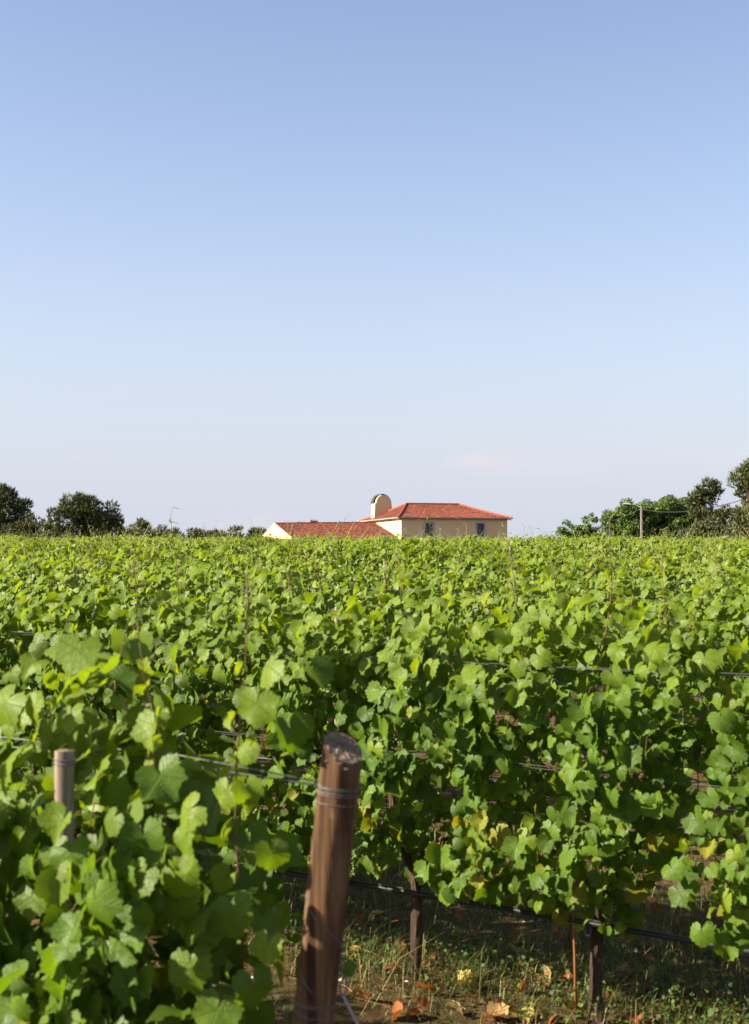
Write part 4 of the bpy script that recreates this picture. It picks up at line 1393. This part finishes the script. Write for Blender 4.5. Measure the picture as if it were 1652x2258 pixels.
# ------------------------------------------------------------------ trees
def clump_mesh(pts, rads, per, size, cols, kind, rg_):
    """leaf faces scattered through clumps; kind 'needle' or 'leaf'"""
    Vs, As = [], []
    for c, r, nrm_up in zip(pts, rads, range(len(pts))):
        n = int(per * (r ** 2))
        d = rg_.normal(size=(n, 3)); d /= np.linalg.norm(d, axis=1, keepdims=True)
        rad = r * rg_.uniform(.25, 1.0, (n, 1)) ** .6
        P = np.array(c) + d * rad * np.array([1, 1, .8])
        if kind == 'needle':
            g_ = d + np.array([0, 0, .9]) + rg_.normal(0, .35, (n, 3))
        else:
            g_ = rg_.normal(size=(n, 3))
        g_ /= np.linalg.norm(g_, axis=1, keepdims=True)
        s = np.cross(g_, rg_.normal(size=(n, 3))); s /= np.linalg.norm(s, axis=1, keepdims=True)
        sz = size * rg_.uniform(.6, 1.4, (n, 1))
        wd = sz * (.20 if kind == 'needle' else .42)
        tri = np.stack([P - s * wd, P + s * wd, P + g_ * sz] if kind == 'needle' else [P - s * wd, P + g_ * sz * .5 - s * wd * .1, P + s * wd + g_ * sz * .1], 1)
        if kind == 'leaf':
            tri2 = np.stack([P - s * wd, P + s * wd + g_ * sz * .1, P - g_ * sz * .5], 1)
            tri = np.concatenate([tri, tri2])
            n *= 2
        Vs.append(tri.reshape(-1, 3))
        col = np.array(cols)[rg_.integers(0, len(cols), n)] * rg_.uniform(.75, 1.25, (n, 1))
        As.append(np.repeat(col, 3, 0))
    V = np.vstack(Vs); A = np.vstack(As)
    return V, np.arange(len(V)).reshape(-1, 3), A

def tree(name, label, px, py_top, depth, width_px, kind, cols, seed, lobes=None, per=250, size=.34, n_cl=60, cat='tree', group=None, low=.10, trunk_r=.16, bare=0.0, trunk_mat=None, clr=.135):
    """px, py_top: where the crown's centre and top fall in the measuring grid at this depth"""
    rg_ = np.random.default_rng(seed); st = random.getstate(); random.seed(seed)
    top = at(px, py_top, depth)
    base = Vector((top.x, top.y, ground(top.x, top.y)))
    Ht = top.z - base.z; Wd = width_px * depth / FOCAL
    v = empty(name, base); tag(v, label, cat, group)
    lobes = lobes or [(0, .5, .5, .5)]         # x offset/Wd, centre height/Ht, half width/Wd, half height/Ht
    pts, rads = [], []
    while len(pts) < n_cl:
        lx, lz, lw, lh = random.choice(lobes)
        d = Vector((random.gauss(0, 1), random.gauss(0, 1), random.gauss(0, 1))).normalized() * random.uniform(.35, 1) ** .7
        p = Vector(((lx + d.x * lw) * Wd, d.y * lw * Wd * .9, (lz + d.z * lh) * Ht))
        if p.z < low * Ht or p.z > Ht: continue
        pts.append(p); rads.append(random.uniform(.55, 1.15) * max(.5, min(Wd, Ht) * clr))
    V, F, A = clump_mesh([tuple(p) for p in pts], rads, per, size, cols, kind, rg_)
    crown = link('crown', make_mesh('crown', V, F, M_pine if kind == 'needle' else M_broad, attrs={'tint': A}), v)
    mb = MB()
    trunk_top = Vector((0, 0, Ht * .8))
    if len(lobes) > 1: trunk_top = Vector((lobes[0][0] * Wd, 0, Ht * lobes[0][1]))
    path = [Vector((0, 0, -.3)), Vector((.05, 0, Ht * .2)).lerp(trunk_top, .1), trunk_top * .55, trunk_top]
    mb.tube(path, [trunk_r * 1.25, trunk_r, trunk_r * .7, trunk_r * .25], 8, wob=.08)
    for p in pts[::2]:
        h = min(.75, max(.12, p.z / Ht * .6))
        s_ = (trunk_top * h); s_.z = Ht * h * .85
        mid = s_.lerp(p, .55) + Vector((0, 0, .12 * (p - s_).length * random.uniform(-.3, .8)))
        mb.tube([s_, mid, p], [trunk_r * .36, trunk_r * .22, trunk_r * .07], 5)
    mb.build('trunk', trunk_mat or M_trunk, v)
    random.setstate(st)
    return v
PD = [(.026, .040, .011), (.044, .060, .015), (.066, .082, .020), (.095, .108, .026)]
PO = [(.060, .066, .016), (.090, .096, .024), (.115, .112, .030), (.045, .050, .015)]
BL = [(.085, .145, .024), (.120, .190, .034), (.160, .230, .044), (.055, .095, .018)]
tree('pine_tree', 'dark pine cut off by the left edge of the picture', 4, 1076, 140, 125, 'needle', PD, 1, [(-.08, .72, .22, .30), (.22, .62, .28, .32), (0, .32, .5, .32)], n_cl=70)
tree('pine_tree', 'broad dark pine with bushy crown standing left of the houses', 188, 1082, 150, 150, 'needle', PD + PO[:2], 2,
     [(-.08, .70, .26, .28), (.18, .58, .30, .30), (-.28, .45, .26, .34), (.30, .36, .28, .34), (0, .30, .5, .28)], n_cl=150, clr=.115)
tree('pine_tree', 'olive green bushy young pine between the two dark pines', 70, 1128, 138, 125, 'needle', PO, 3, [(0, .4, .5, .40), (.15, .6, .3, .36), (-.2, .4, .3, .34)], n_cl=70, low=.02)
tree('pine_tree', 'small olive pine right of the broad dark pine', 316, 1145, 155, 76, 'needle', PO + PD[2:], 4, [(-.05, .62, .3, .36), (.0, .35, .5, .34)], n_cl=46)
tree('pine_tree', 'small rounded pine between the olive pine and the distant treetops', 354, 1154, 160, 76, 'needle', PO + PD[2:], 5, [(0, .6, .4, .36), (.0, .35, .5, .34)], n_cl=46)
for i, (px, py, w) in enumerate(((405, 1168, 74), (456, 1160, 66), (500, 1157, 80), (535, 1161, 74), (566, 1159, 60))):
    tree('pine_tree', ['tiny distant treetop just right of the small rounded pine', 'tiny pointed treetop behind the vines, beside a tall vine shoot', 'distant rounded treetop midway between pines and low building',
                       'low distant treetop, second left of the low building', 'distant treetop touching the left gable of the low building'][i], px, py, 190, w, 'needle', PO + PD[2:], 10 + i, [(0, .6, .42, .38), (0, .35, .5, .32)], n_cl=30, size=.40)
for i, (px, py, w) in enumerate(((691, 1146, 12), (663, 1151, 10))):
    tree('pine_tree', ['tiny treetop showing above the low tiled roof', 'faint twig of a treetop behind the low roof, left of another'][i], px, py, 215, w, 'needle', PO, 20 + i, [(0, .8, .5, .2), (0, .5, .3, .3)], n_cl=16, size=.4)
for i, (px, py, w, d) in enumerate(((284, 1160, 50, 165), (383, 1163, 56, 172), (431, 1166, 60, 182), (478, 1163, 56, 186))):
    tree('olive_shrub', ['bushy shrub at the right foot of the broad dark pine', 'low shrub between the small rounded pine and the tiny treetops', 'low shrub behind a tall vine shoot, left of the distant treetops', 'low shrub between two distant treetops left of the low building'][i],
         px, py, d, w, 'needle', PO + PD[3:], 50 + i, [(0, .5, .5, .48)], n_cl=44, size=.3, low=.02, cat='shrub')
# right side
tree('broadleaf_tree', 'small round green tree at the left end of the right-hand trees', 1266, 1140, 165, 72, 'leaf', BL, 30, [(0, .62, .45, .36), (.1, .4, .5, .3)], n_cl=46, per=330, size=.23)
tree('broadleaf_tree', 'small green tree beside the first, just right of it', 1312, 1131, 165, 84, 'leaf', BL, 31, [(0, .62, .45, .36), (-.1, .4, .5, .3)], n_cl=50, per=330, size=.23)
tree('broadleaf_tree', 'bright green leafy tree left of the concrete lamp pole', 1384, 1106, 178, 118, 'leaf', BL, 32, [(-.05, .66, .42, .33), (.1, .42, .5, .34)], n_cl=120, per=330, size=.24)
tree('broadleaf_tree', 'large bright green leafy tree right of the concrete lamp pole', 1466, 1091, 180, 150, 'leaf', BL, 33, [(-.1, .64, .38, .34), (.2, .60, .34, .34), (0, .4, .5, .34)], n_cl=160, per=330, size=.24)
tree('pine_tree', 'dark two-topped pine with reddish trunk in front of the green trees', 1560, 1058, 130, 108, 'needle', PD + PO[:2], 34,
     [(.12, .86, .17, .13), (-.20, .76, .20, .14), (.0, .60, .34, .16), (.05, .42, .46, .16), (0, .25, .50, .16)], n_cl=110, trunk_r=.14, clr=.09)
tree('pine_tree', 'tall pine cut off by the right edge of the picture', 1662, 1012, 118, 130, 'needle', PO + PD[1:], 35, [(-.12, .80, .36, .16), (.1, .84, .36, .16), (.05, .66, .36, .12), (.1, .45, .42, .16), (-.1, .28, .45, .2)], n_cl=150, low=.12, clr=.11)
tree('pine_tree', 'olive green bushy pine under the tall pine at the right edge', 1630, 1104, 128, 110, 'needle', PO, 36, [(-.1, .6, .4, .36), (.15, .5, .4, .4)], n_cl=70, low=.03)
tree('pine_tree', 'low dark shrub-like pine at the foot of the two-topped pine', 1520, 1150, 140, 80, 'needle', PO + PD, 37, [(0, .5, .5, .45)], n_cl=40, low=.02, size=.3)

# ------------------------------------------------------------------ lamp pole and cables
pt = at(1414, 1115, 172)
pole = empty('lamp_pole', (pt.x, pt.y, ground(pt.x, pt.y)))
tag(pole, 'slim concrete utility pole with a street lamp among the right-hand trees', 'pole')
ph = pt.z - pole.location.z
mb = MB()
V = []
for z, w in ((-.5, .12), (ph, .085)): V += [Vector((sx * w, sy * w * .8, z)) for sx, sy in ((-1, -1), (1, -1), (1, 1), (-1, 1))]
mb.add(V, [(0, 1, 5, 4), (1, 2, 6, 5), (2, 3, 7, 6), (3, 0, 4, 7), (4, 5, 6, 7)]); mb.build('shaft', M_concrete, pole)
mb = MB(); mb.box((-.28, -.05, ph - .52), (.28, .05, ph - .44)); mb.build('crossbar', M_lampgrey, pole)
mb = MB(); mb.tube([Vector((0, -.1, ph - .25)), Vector((-.7, -.1, ph + .12)), Vector((-1.35, -.1, ph + .18))], .03, 6); arm = mb.build('lamp_arm', M_lampgrey, pole)
mb = MB(); mb.add([Vector(p) for p in ((-2.15, -.28, ph + .22), (-1.3, -.22, ph + .14), (-1.3, .02, ph + .14), (-2.15, .08, ph + .22), (-2.05, -.22, ph + .36), (-1.35, -.18, ph + .26), (-1.35, -.02, ph + .26), (-2.05, .02, ph + .36))],
       [(0, 3, 2, 1), (4, 5, 6, 7), (0, 1, 5, 4), (1, 2, 6, 5), (2, 3, 7, 6), (3, 0, 4, 7)]); mb.build('lamp_head', M_lampgrey, arm)
def cable(label, a, b_, sag):
    mb = MB()
    mb.tube([a.lerp(b_, s) - Vector((0, 0, 4 * sag * s * (1 - s))) for s in [i / 24 for i in range(25)]], .035, 5)
    tag(mb.build('power_cable', M_cable), label, 'cable', 'cables strung from the lamp pole')
top_c = pt - Vector((0, 0, .48))
cable('thin black cable sagging left from the lamp pole to the trees', top_c - Vector((.2, 0, 0)), at(1240, 1180, 185), .35)
cable('thin black cable rising right from the lamp pole to the picture edge', top_c + Vector((.2, 0, .02)), at(1700, 1080, 112), .9)
